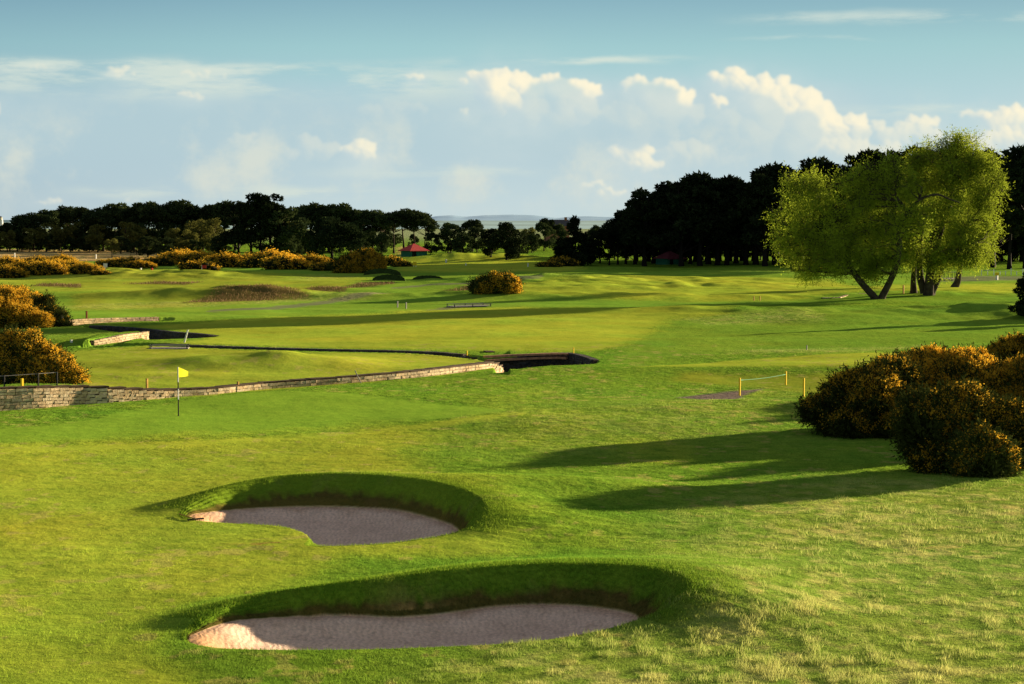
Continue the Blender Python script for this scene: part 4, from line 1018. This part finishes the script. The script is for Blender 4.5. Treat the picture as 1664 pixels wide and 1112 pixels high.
stake(725, 424, 418, 'white', .26, 'white post on the far green mound', None, name='white_post', cat='post')
stake(757, 432, 428, 'white', .14, 'thin white post at the edge of the far mown strip', None, name='white_post', cat='post')
stake(858, 434, 428, 'white', .16, 'thin white post before the broad dark tree', None, name='white_post', cat='post')
stake(1620, 455, 448, 'white', .28, 'white post with yellow box top beside the white fence', None, name='ball_washer', cat='ball washer')
o = MB(); o.box((0, 0, 0), (.42, .36, .42)); xx, yy, zz = hit(1620, 455); ob = o.build('box', M['yellow'], [c for c in COL.objects if c.get('label', '').startswith('white post with yellow')][0]); ob.location = (0, 0, 7*yy/F+.22)
# signs
def sign(px, base, top, w, hh, m_, label, cat='sign', name='sign_post'):
    x, y, z = hit(px, base); h = (base-top)*y/F; r = empty(name, (x, y, z), .55, label, cat)
    mb = MB(); mb.box((0, 0, h/2-.05), (.12, .12, h+.1)); mb.build('post', M['white'], r)
    mb = MB(); mb.box((0, -.09, h-hh/2), (w, .06, hh)); mb.build('board', M[m_], r); return r
sign(171, 443, 430, .62, .6, 'white', 'white board sign on a post left of the far green')
x, y, z = hit(674, 434)
r = empty('tee_board', (x, y, z), .6, 'yellow tee board on short legs below the red roofed shelter', 'sign'); mb = MB(); mb.box((0, 0, .55), (.75, .08, .65)); mb.build('board', M['yellow'], r)
for s in (-.25, .25): mb = MB(); mb.box((s, 0, .11), (.07, .07, .3)); mb.build('leg', M['white'], r)
def farflag(px, base, top, m_, label):
    x, y, z = hit(px, base); h = (base-top)*y/F; r = empty('flagstick', (x, y, z), 0, label, 'flag')
    mb = MB(); mb.tube([(0, 0, -.1), (0, 0, h)], .04, 6); mb.build('pole', M['white'], r)
    mb = MB(); mb.box((.34, 0, h-.25), (.68, .03, .48)); mb.build('flag_cloth', M[m_], r)
farflag(328, 444, 431, 'redflag', 'small dark red flag on the far green before the gorse')
# rope between two yellow stakes
a = hit(1202, 643); b = hit(1277, 626); mb = MB()
za = a[2]+28*a[1]/F*.9; zb = b[2]+22*b[1]/F*.8
pts = [(a[0]+(b[0]-a[0])*t-a[0], a[1]+(b[1]-a[1])*t-a[1], za+(zb-za)*t-.05*math.sin(math.pi*t)-a[2]) for t in np.linspace(0, 1, 12)]
o = mb.tube(pts, .014, 6); o = mb.build('rope', M['green_rope'], None, True, a); tag(o, 'thin green rope strung between the two left yellow stakes', 'rope')
# rake
a = hit(291, 838); b = hit(318, 846); rk = empty('bunker_rake', a, 0, 'wooden bunker rake lying on the left lip of the farther bunker', 'rake')
d = np.array(b)-np.array(a); mb = MB(); mb.tube([(0, 0, .05), tuple(d*1.0+np.array([0, 0, .04]))], .018, 8); mb.build('handle', M['post'], rk, True)
mb = MB(); an = math.atan2(d[1], d[0])+math.pi/2; e = d+np.array([0, 0, .04]); mb.box(tuple(e), (.5, .05, .04), an)
for q in range(9):
    t = (q-4)*.058; mb.box((e[0]+math.cos(an)*t, e[1]+math.sin(an)*t, e[2]-.04), (.012, .012, .07), an)
mb.build('rake_head', M['black'], rk)
# black fence above the wall at the left
f0 = (float(WALL_MAIN[3, 0]), float(WALL_MAIN[3, 1])+.8, .5); fr = empty('black_fence', f0, 0, 'thin black rail fence above the left end of the stone wall', 'fence')
pp = []
_t = np.gradient(WALL_MAIN, axis=0); _n = np.c_[-_t[:, 1], _t[:, 0]]; _n /= np.linalg.norm(_n, axis=1)[:, None]
for q_ in (-55, -12, 29, 72, 112):
    k_ = int(np.argmin(np.abs(_wpx-q_))); fx_, fy_ = WALL_MAIN[k_]+_n[k_]*.75; pp.append((float(fx_), float(fy_), float(terrain(np.array([fx_]), np.array([fy_]), False)[0])))
for p in pp: mb = MB(); mb.box((p[0]-f0[0], p[1]-f0[1], p[2]-f0[2]+.33), (.06, .06, .72)); mb.build('post', M['iron'], fr)
for hh in (.66, .08):
    mb = MB(); mb.tube([(p[0]-f0[0], p[1]-f0[1], p[2]-f0[2]+hh) for p in pp], .014, 6); mb.build('rail', M['grey'] if hh > .5 else M['iron'], fr)
# plank bridges
def bridge(px, py, ln, w, rz, label, posts=3, m_='grey', railh=.5):
    x, y, z = hit(px, py); z = .08
    r = empty('plank_bridge', (x, y, z), rz, label, 'bridge'); mb = MB()
    n = int(ln/.25)
    for i in range(n): mb.box((-ln/2+(i+.5)*ln/n, 0, .0), (ln/n-.02, w, .07), 0, random.uniform(.8, 1.1), .004)
    mb.build('deck', M[m_], r)
    for s in (-1, 1):
        for i in range(posts):
            q = MB(); q.box((-ln/2+.1+i*(ln-.2)/(posts-1), s*w/2, railh/2), (.06, .06, railh+.1)); q.build('rail_post', M['iron'], r)
        q = MB(); q.box((0, s*w/2, railh+.03), (ln, .05, .05)); q.build('handrail', M['grey'], r)
    return r
bridge(275, 566, 2.6, 1.3, .1, 'small plank bridge with low rails beside the white leaning pole', 2, 'grey', .18)
bridge(762, 499, 4.2, 1.6, .5, 'pale plank bridge on the shaded far burn bank', 3, 'grey', .2)
bridge(1540, 455, 3.0, 1.6, .0, 'pale footbridge with dark railings behind the rightmost willow', 6, 'cream', .9)
# white fence at the right
x0, y0, z0 = hit(1595, 449); fr = empty('white_post_fence', (x0, y0, z0), 0, 'row of thin white posts with wire along the shaded far track at right', 'fence')
wp = []
for i, (px_, tp) in enumerate([(1595,438),(1605,438),(1615,437),(1625,441),(1634,440),(1643,436),(1652,441),(1662,437),(1674,437),(1686,437)]):
    q = hit(px_, 447.5); h = (447.5-tp)*q[1]/F; wp.append((q[0]-x0, q[1]-y0, q[2]-z0+h*.8)); mb = MB(); mb.box((q[0]-x0, q[1]-y0, q[2]-z0+h/2), (.12, .12, h)); mb.build('post', M['white'], fr)
mb = MB(); mb.tube(wp, .015, 4); mb.build('wire', M['white'], fr)

# ------------------------------------------------------------------ shelters, house, tower, hills
def shelter(px, base, wpx, label, RM='red'):
    x, y, z = hit(px, base); w = wpx*y/F; r = empty('golf_shelter', (x, y, z-.1), .62, label, 'shelter'); h = w*.27; e = w*.5
    b = w*.40; mb = MB()
    mb.box((0, b-.08, h/2), (2*b, .12, h)); mb.box((-b+.08, 0, h/2), (.12, 2*b-.28, h)); mb.box((b-.08, 0, h/2), (.12, 2*b-.28, h)); mb.box((b*.35, -b+.08, h/2), (b*1.3, .12, h))
    mb.build('wall', M['greenp'], r)
    q = MB(); q.box((-b*.62, -b+.16, h*.46), (b*.5, .08, h*.8)); q.build('doorway', M['dark'], r)
    V_ = []; n = 8; top = h+w*.30; 
    V_ = [(-e, -e, h-.02), (e, -e, h-.02), (e, e, h-.02), (-e, e, h-.02), (-.15, 0, top), (.15, 0, top)]
    me = bpy.data.meshes.new('roof'); me.from_pydata(V_, [], [(0,1,5,4),(1,2,5),(2,3,4,5),(3,0,4),(3,2,1,0)]); me.materials.append(M[RM]); add('roof', me, r)
    q = MB()
    for s in ((0, -e, 2*e, .1), (0, e, 2*e, .1)): q.box((s[0], s[1], h-.08), (s[2]+.04, s[3], .14))
    q.build('fascia', M[RM], r)
    for cx in (-b+.1, b-.1): q = MB(); q.box((cx, -b-.12, h/2), (.14, .14, h)); q.build('post', M['greenp'], r)
shelter(672.5, 417, 38, 'small green shelter with bright red hipped roof beyond the fairway')
shelter(1088, 430, 40, 'shaded red roofed shelter among the trunks of the right-hand wood', 'red_shaded')
x, y, z = hit(905, 392); r = empty('distant_house', (x, y, z), .2, 'distant brick house behind the conical conifer', 'house')
mb = MB(); mb.box((0, 0, 3), (9, 6, 6)); mb.build('wall', M['brick'], r)
me = bpy.data.meshes.new('roof'); me.from_pydata([(-4.8,-3.3,6),(4.8,-3.3,6),(4.8,3.3,6),(-4.8,3.3,6),(-4.8,0,8.6),(4.8,0,8.6)], [], [(0,1,5,4),(2,3,4,5),(1,2,5),(3,0,4),(3,2,1,0)]); me.materials.append(M['slate']); rf = add('roof', me, r)
mb = MB(); mb.box((3.6, 0, 8.6), (.9, .9, 2)); mb.build('chimney', M['brick'], rf)
for sx_ in (-2.5, 2.5):
    mb = MB(); mb.box((sx_, -3.02, 3.6), (1.2, .08, 1.4)); mb.build('window', M['dark'], r)
D = 1500; x, y = (3-832)/F*D, D
r = empty('white_tower', (x, y, 0), 0, 'slim white tower on the horizon at the far left edge', 'tower')
mb = MB(); mb.tube([(0, 0, 0), (0, 0, 8), (0, 0, 8.4)], [1.8, 1.5, 1.6], 16); mb.build('tower_wall', M['white'], r, True)
mb = MB(); mb.tube([(0, 0, 8.4), (0, 0, 10.2)], [1.0, 1.0], 12); mb.build('lantern', M['cream'], r); mb = MB(); mb.tube([(0, 0, 10.2), (0, 0, 11.4)], [1.1, .1], 12); mb.build('cap', M['slate'], r)

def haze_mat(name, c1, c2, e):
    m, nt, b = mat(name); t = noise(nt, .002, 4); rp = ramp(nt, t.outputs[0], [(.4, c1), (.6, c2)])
    nt.links.new(rp.outputs[0], b.inputs['Base Color']); nt.links.new(rp.outputs[0], b.inputs['Emission Color']); b.inputs['Emission Strength'].default_value = e  # weak glow of the hill colour imitates distance haze
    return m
def hills(name, D, prof, m, depth=2500):
    px = np.arange(-700, 2400, 6.0); top = np.interp(px, [p[0] for p in prof], [p[1] for p in prof]); h = (357-top)*D/F+8.6+D/F*.9*fbm(px/60, px*0, 5, 4)
    X = (px-832)/F*D; k = 8; Vs = []; 
    for j in range(k+1):
        t = j/k; Vs.append(np.c_[X*(1+t*depth/D), np.full(len(X), D+t*depth), h*math.sin(t*math.pi/2)*(1+.1*fbm(X/900+j*3, X*0+j, 8, 2)*(t < 1))-2*(t == 0)])
    Vs = np.vstack(Vs); n = len(X); Fv = np.array([(j*n+i, j*n+i+1, (j+1)*n+i+1, (j+1)*n+i) for j in range(k) for i in range(n-1)])
    o = add(name, mesh_np(name, Vs, Fv, m, True)); o['kind'] = 'structure'
hills('near_hills', 1700, [(-700,364),(60,364),(300,362),(690,364),(720,361),(760,360),(860,361),(905,360),(1000,362),(1400,362),(2400,362)], haze_mat('hill_fields_haze', (.15,.23,.23), (.22,.33,.34), .45), 1500)
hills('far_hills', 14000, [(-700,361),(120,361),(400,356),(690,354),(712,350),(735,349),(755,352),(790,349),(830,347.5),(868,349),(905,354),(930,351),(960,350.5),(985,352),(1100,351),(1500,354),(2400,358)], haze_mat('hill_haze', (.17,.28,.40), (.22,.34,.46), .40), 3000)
# sea on the left horizon
me = bpy.data.meshes.new('sea'); me.from_pydata([(-16000, 4500, 2.2), (-900, 4500, 2.2), (-2000, 30000, 2.2), (-60000, 30000, 2.2)], [], [(0,1,2,3)])
sm_, snt, sb = mat('sea_water'); sb.inputs['Base Color'].default_value = (.10,.19,.26,1); sb.inputs['Roughness'].default_value = .5; me.materials.append(sm_)
o = add('sea', me); o['kind'] = 'structure'

# ------------------------------------------------------------------ sun and sky
sd = bpy.data.lights.new('sun', 'SUN'); sun = bpy.data.objects.new('sun', sd); COL.objects.link(sun)
sd.energy = 15.5; sd.angle = math.radians(.55); sd.color = (1.0, .80, .50)
sun.rotation_euler = Vector(SUND).to_track_quat('Z', 'Y').to_euler(); sun.location = (60, 40, 60)

world = bpy.data.worlds.new('World'); scene.world = world; world.use_nodes = True
nt = world.node_tree; nt.nodes.clear(); L = nt.links
def mth(op, a, b=None, c=None, clamp=False):
    n = nt.nodes.new('ShaderNodeMath'); n.operation = op; n.use_clamp = clamp
    for s, v in zip(n.inputs, (a, b, c)):
        if v is None: continue
        if hasattr(v, 'links'): L.new(v, s)
        else: s.default_value = v
    return n.outputs[0]
def vm(op, a, b=None, c=None):
    n = nt.nodes.new('ShaderNodeVectorMath'); n.operation = op
    for s, v in zip(n.inputs, (a, b, c)):
        if v is None: continue
        if hasattr(v, 'links'): L.new(v, s)
        else: s.default_value = v
    return n.outputs['Value'] if op == 'LENGTH' else n.outputs[0]
def sstep(a, b, x):
    n = nt.nodes.new('ShaderNodeMapRange'); n.interpolation_type = 'SMOOTHSTEP'; n.inputs['From Min'].default_value = a; n.inputs['From Max'].default_value = b
    L.new(x, n.inputs['Value']); return n.outputs[0]
def wnoise(vec, scale, detail, rough=.55, col=False):
    t = nt.nodes.new('ShaderNodeTexNoise'); t.inputs['Scale'].default_value = scale; t.inputs['Detail'].default_value = detail; t.inputs['Roughness'].default_value = rough
    L.new(vec, t.inputs['Vector']); return t.outputs['Color' if col else 0]
tc = nt.nodes.new('ShaderNodeTexCoord'); sep = nt.nodes.new('ShaderNodeSeparateXYZ'); L.new(tc.outputs['Generated'], sep.inputs[0])
dx, dy, dz = sep.outputs
hyp = mth('SQRT', mth('ADD', mth('MULTIPLY', dx, dx), mth('MULTIPLY', dy, dy)))
az = mth('ARCTAN2', dx, dy)
U = mth('MULTIPLY_ADD', az, 33.0, 8.32)            # azimuth, about 1 unit = 1.7 degrees
elv = mth('DIVIDE', dz, mth('MAXIMUM', hyp, .001))
Vv = mth('MULTIPLY_ADD', elv, -32.36, 3.57)          # falls from 3.57 at the horizon
cb = nt.nodes.new('ShaderNodeCombineXYZ'); L.new(U, cb.inputs[0]); L.new(Vv, cb.inputs[1]); PV = cb.outputs[0]
# clear-sky gradient by elevation
r = nt.nodes.new('ShaderNodeValToRGB'); L.new(mth('MAXIMUM', elv, 0), r.inputs[0]); e = r.color_ramp.elements
stops = [(0, (.53,.66,.69)), (.030, (.46,.62,.69)), (.060, (.40,.60,.66)), (.085, (.32,.56,.60)), (.115, (.20,.385,.485)), (.30, (.25,.275,.29)), (1.0, (.155,.158,.168))]
while len(e) < len(stops): e.new(.5)
for k, (p, c) in enumerate(stops): e[k].position = p; e[k].color = (*c, 1)
skyc = r.outputs[0]
def mix(a, b, fac, blend='MIX'):
    m = nt.nodes.new('ShaderNodeMix'); m.data_type = 'RGBA'; m.blend_type = blend
    for s, v in ((m.inputs[0], fac), (m.inputs[6], a), (m.inputs[7], b)):
        if hasattr(v, 'links'): L.new(v, s)
        else: s.default_value = (*v, 1) if isinstance(v, tuple) else v
    return m.outputs[2]
# the left of the sky is a little darker and bluer
lf = sstep(6.5, -1.0, U)
skyc = mix(skyc, mix(skyc, (.84,.86,.90), 1.0, 'MULTIPLY'), lf)
# stretched coordinates
stv = vm('MULTIPLY', PV, (.30, 1.6, 1)); sn = wnoise(stv, 1.6, 6, .6)
wob = wnoise(vm('MULTIPLY', PV, (.5, 1, 1)), .8, 4, .55)
# broad blue-grey cloud bank with creamy stain
top_edge = mth('ADD', mth('MULTIPLY_ADD', wob, .9, .75), 0)
bank = mth('MULTIPLY', sstep(0.0, .55, mth('SUBTRACT', Vv, top_edge)), sstep(3.4, 2.3, Vv))
bank = mth('MULTIPLY', bank, sstep(15.5, 12.5, U))
skyc = mix(skyc, (.425,.58,.645), mth('MULTIPLY', bank, .8))
cn = wnoise(PV, .55, 5, .6)
warm = mth('MULTIPLY', sstep(.46, .68, cn), mth('MULTIPLY', sstep(1.3, 2.6, Vv), sstep(3.9, 2.9, Vv)))
skyc = mix(skyc, (.68,.72,.64), mth('MULTIPLY', warm, .8))
# streaky stratus bands (u0,u1,v,half-height,amount)
def streak(u0, u1, v, hh, amt, slope=0.0):
    global skyc
    vv = mth('ADD', mth('SUBTRACT', Vv, v), mth('MULTIPLY', U, -slope)) if slope else mth('SUBTRACT', Vv, v)
    vv = mth('ADD', vv, mth('MULTIPLY_ADD', wob, .35, -.17))
    m_ = mth('MULTIPLY', sstep(hh, 0.0, mth('ABSOLUTE', vv)), mth('MULTIPLY', sstep(u0-1, u0+1, U), sstep(u1+1, u1-1, U)))
    m_ = mth('MULTIPLY', m_, sstep(.38, .62, sn)); skyc = mix(skyc, (.66,.74,.66), mth('MULTIPLY', m_, amt))
streak(-2, 7.6, 1.35, .42, .9); streak(-2, 5, 1.15, .14, .8); streak(7.6, 10.8, 1.02, .10, .85, 0.0); streak(12.4, 18, .38, .16, .6); streak(12.5, 14, .70, .06, .6)
streak(1.5, 6, 3.12, .16, .8); streak(5.5, 9, 2.8, .12, .45); streak(14, 19, 1.85, .14, .6)
sky = nt.nodes.new('ShaderNodeTexSky'); sky.sky_type = 'NISHITA'; sky.sun_disc = False; sky.sun_elevation = SUN_EL; sky.sun_rotation = math.radians(90)-SUN_AZ
bgA = nt.nodes.new('ShaderNodeBackground'); bgB = nt.nodes.new('ShaderNodeBackground'); L.new(skyc, bgA.inputs[0]); bgA.inputs[1].default_value = 1.0
L.new(sky.outputs[0], bgB.inputs[0]); bgB.inputs[1].default_value = .008
ad = nt.nodes.new('ShaderNodeAddShader'); L.new(bgA.outputs[0], ad.inputs[0]); L.new(bgB.outputs[0], ad.inputs[1])
wo = nt.nodes.new('ShaderNodeOutputWorld'); L.new(ad.outputs[0], wo.inputs[0])
world.cycles.sampling_method = 'MANUAL'; world.cycles.sample_map_resolution = 512

# ------------------------------------------------------------------ cumulus: a very distant backdrop sheet with light and shade painted into its colours
def box(a, r, n=2):
    for _ in range(n):
        for ax in (0, 1):
            c = np.cumsum(np.pad(a, [(r+1, r) if k == ax else (0, 0) for k in (0, 1)], 'edge'), axis=ax)
            a = (np.take(c, range(2*r+1, c.shape[ax]), ax)-np.take(c, range(0, c.shape[ax]-2*r-1), ax))/(2*r+1)
    return a
HEADS = [(822,152,40,28,1),(806,134,18,12,1),(846,142,16,16,1),(830,176,22,10,.8),(768,129,24,9,1),(893,134,24,10,1),(930,148,22,13,1),(958,147,22,11,1),(940,190,15,12,.6),(1045,140,34,12,.9),(1085,150,24,13,1),(1112,160,16,13,1),
 (1161,168,20,10,.9),(1180,126,26,13,1),(1205,136,22,13,1),(1245,146,34,18,1),(1275,160,26,18,1),(1305,178,32,22,1),(1322,200,34,20,1),(1345,210,24,16,.9),(1388,208,18,15,.9),(1350,236,56,12,.6),(1030,250,38,15,.85),(1045,264,34,13,.8),(1010,246,18,10,.8),
 (588,248,25,14,.8),(1440,214,40,13,.6),(1500,200,26,12,.75),(1470,222,50,14,.5),(1575,186,22,8,.7),(1612,196,22,14,.9),(1648,192,26,15,.95),(1640,222,50,16,.8),(1590,235,70,16,.55),(965,300,22,7,.6),(995,312,26,7,.6),(676,125,14,7,.7),(755,183,8,5,.7),
 (197,120,26,9,.55),(335,124,40,7,.4),(310,158,26,7,.45),(80,331,22,6,.5),(215,326,16,5,.4),(60,112,50,5,.35),(1720,200,50,26,.9),(1800,215,60,26,.8),(-60,180,60,20,.4),(1250,215,70,40,.22),(900,175,60,30,.25),(1060,190,70,34,.2),(1400,245,60,16,.6),(1290,235,40,12,.4),(510,245,40,16,.25),(400,228,26,10,.2),(1140,250,60,18,.3),(640,180,60,12,.12)]
cu = np.arange(-420, 2090, 1.45); cvv = np.arange(20, 352, 1.35); CU, CV = np.meshgrid(cu, cvv)
wu = CU+4.0*fbm(CU/24, CV/18, 201, 3)+1.9*fbm(CU/6, CV/6, 207, 3); wv = CV+3.4*fbm(CU/22, CV/17, 211, 3)+1.7*fbm(CU/6, CV/5, 217, 3)
Hh = np.zeros(CU.shape); Aa = np.zeros(CU.shape); body = np.zeros(CU.shape)
rc = random.Random(5)
def puff(cx, cy, rr_, a_):
    i0 = max(0, int((cy-rr_-10-cvv[0])/1.35)); i1 = int((cy+rr_+10-cvv[0])/1.35)+1; j0 = max(0, int((cx-rr_-10-cu[0])/1.45)); j1 = int((cx+rr_+10-cu[0])/1.45)+1
    if i1 <= 0 or j1 <= 0 or i0 >= len(cvv) or j0 >= len(cu): return
    sl_ = (slice(i0, i1), slice(j0, j1)); q = 1-((wu[sl_]-cx)**2+((wv[sl_]-cy)*1.12)**2)/rr_**2
    h_ = rr_*np.sqrt(np.clip(q, 0, 1)); w_ = h_ > Hh[sl_]; Hh[sl_] = np.where(w_, h_, Hh[sl_]); Aa[sl_] = np.where(w_, a_, Aa[sl_])
for (hx, hy, ru, rv, am) in HEADS:
    q = ((CU-hx-6)/(ru*2.0))**2+((CV-hy-rv*.9)/(rv*2.4))**2; body = np.maximum(body, am*np.exp(-q*.9))
    for _ in range(int(9+ru*.35)):
        t_ = rc.uniform(0, 6.283); k_ = rc.random()**.6; px_ = hx+ru*1.0*k_*math.cos(t_); py_ = hy+rv*.95*k_*math.sin(t_); r0 = min(ru, rv*1.2)*rc.uniform(.38, .70)
        bt = (py_-hy)/rv; a0 = am*(1-.55*float(sm(-.1, .9, np.array(bt)))); puff(px_, py_, r0, a0)
        for _k in range(7):
            t2 = rc.uniform(-.5, 3.6); puff(px_+r0*.85*math.cos(t2), py_-r0*.8*math.sin(t2), r0*rc.uniform(.25, .48), a0)
Hs = box(Hh, 1, 1); gx = np.gradient(Hs, 1.45, axis=1); gy = -np.gradient(Hs, 1.35, axis=0)
big = box(Hh, 7, 2); gx = gx*.55+np.gradient(big, 1.45, axis=1)*2.2; gy = gy*.55-np.gradient(big, 1.35, axis=0)*2.2
nl = (-gx*.72-(gy)*.45*1+.55)/np.sqrt(gx**2+gy**2+1); nl = (gx*-.72+gy*-.42+.50)/np.sqrt(gx**2+gy**2+1)
shade = np.clip(.42+.75*nl, 0, 1); shade = box(shade, 1, 1)
al = sm(0, 5, Hs)*box(Aa, 2, 2)*1.0; al = box(al, 1, 1)
al = al*np.clip(.45+.75*shade, 0, 1)*(1+.10*fbm(CU/9, CV/7, 231, 3))
bodyA = body*.66*np.clip(.75+.5*fbm(CU/40, CV/24, 241, 4), 0, 1)
edge = sm(-420, -330, CU)*sm(2090, 2000, CU)*sm(20, 40, CV)*sm(352, 330, CV)
litc = np.array([1.0, .92, .69]); shc = np.array([.50, .64, .70]); bc = np.array([.64, .735, .72])
cc_ = lerp3(np.broadcast_to(shc, CU.shape+(3,)), litc, shade)
A_ = 1-(1-np.clip(al, 0, 1))*(1-bodyA); Cc = (cc_*np.clip(al, 0, 1)[..., None]+bc*(bodyA*(1-np.clip(al, 0, 1)))[..., None])/np.maximum(A_, 1e-4)[..., None]
A_ = A_*edge
RB = 35000.0; tx = (CU-832)/F; tz = (357-CV)/F
VB = np.stack([RB*tx, RB*np.ones(CU.shape), HC+RB*tz], -1).reshape(-1, 3); nrb, ncb = CU.shape; ib = np.arange(nrb*ncb).reshape(nrb, ncb)
QB = np.stack([ib[1:, :-1], ib[1:, 1:], ib[:-1, 1:], ib[:-1, :-1]], -1).reshape(-1, 4)
keepq = A_.ravel()[QB].max(1) > .004; QB = QB[keepq]; usedv, inv = np.unique(QB, return_inverse=True)
mb_ = bpy.data.materials.new('cloud'); mb_.use_nodes = True; nb_ = mb_.node_tree; nb_.nodes.clear()
vc_ = nb_.nodes.new('ShaderNodeVertexColor'); vc_.layer_name = 'Col'; aa_ = nb_.nodes.new('ShaderNodeAttribute'); aa_.attribute_name = 'cover'
em_ = nb_.nodes.new('ShaderNodeEmission'); tp_ = nb_.nodes.new('ShaderNodeBsdfTransparent'); mx_ = nb_.nodes.new('ShaderNodeMixShader'); oo_ = nb_.nodes.new('ShaderNodeOutputMaterial')
nb_.links.new(vc_.outputs[0], em_.inputs[0]); nb_.links.new(aa_.outputs['Fac'], mx_.inputs[0]); nb_.links.new(tp_.outputs[0], mx_.inputs[1]); nb_.links.new(em_.outputs[0], mx_.inputs[2]); nb_.links.new(mx_.outputs[0], oo_.inputs[0])
mb_.cycles.emission_sampling = 'NONE'
sk_ = add('sky', mesh_np('sky', VB[usedv], inv.reshape(-1, 4), mb_, True, Cc.reshape(-1, 3)[usedv], {'cover': A_.ravel()[usedv]})); sk_['kind'] = 'structure'

scene.view_settings.view_transform = 'Standard'; scene.view_settings.look = 'None'; scene.view_settings.exposure = 0; scene.view_settings.gamma = 1
scene.render.engine = 'CYCLES'; scene.cycles.max_bounces = 5; scene.cycles.diffuse_bounces = 2; scene.cycles.transmission_bounces = 3; scene.cycles.glossy_bounces = 2
scene.cycles.use_denoising = True
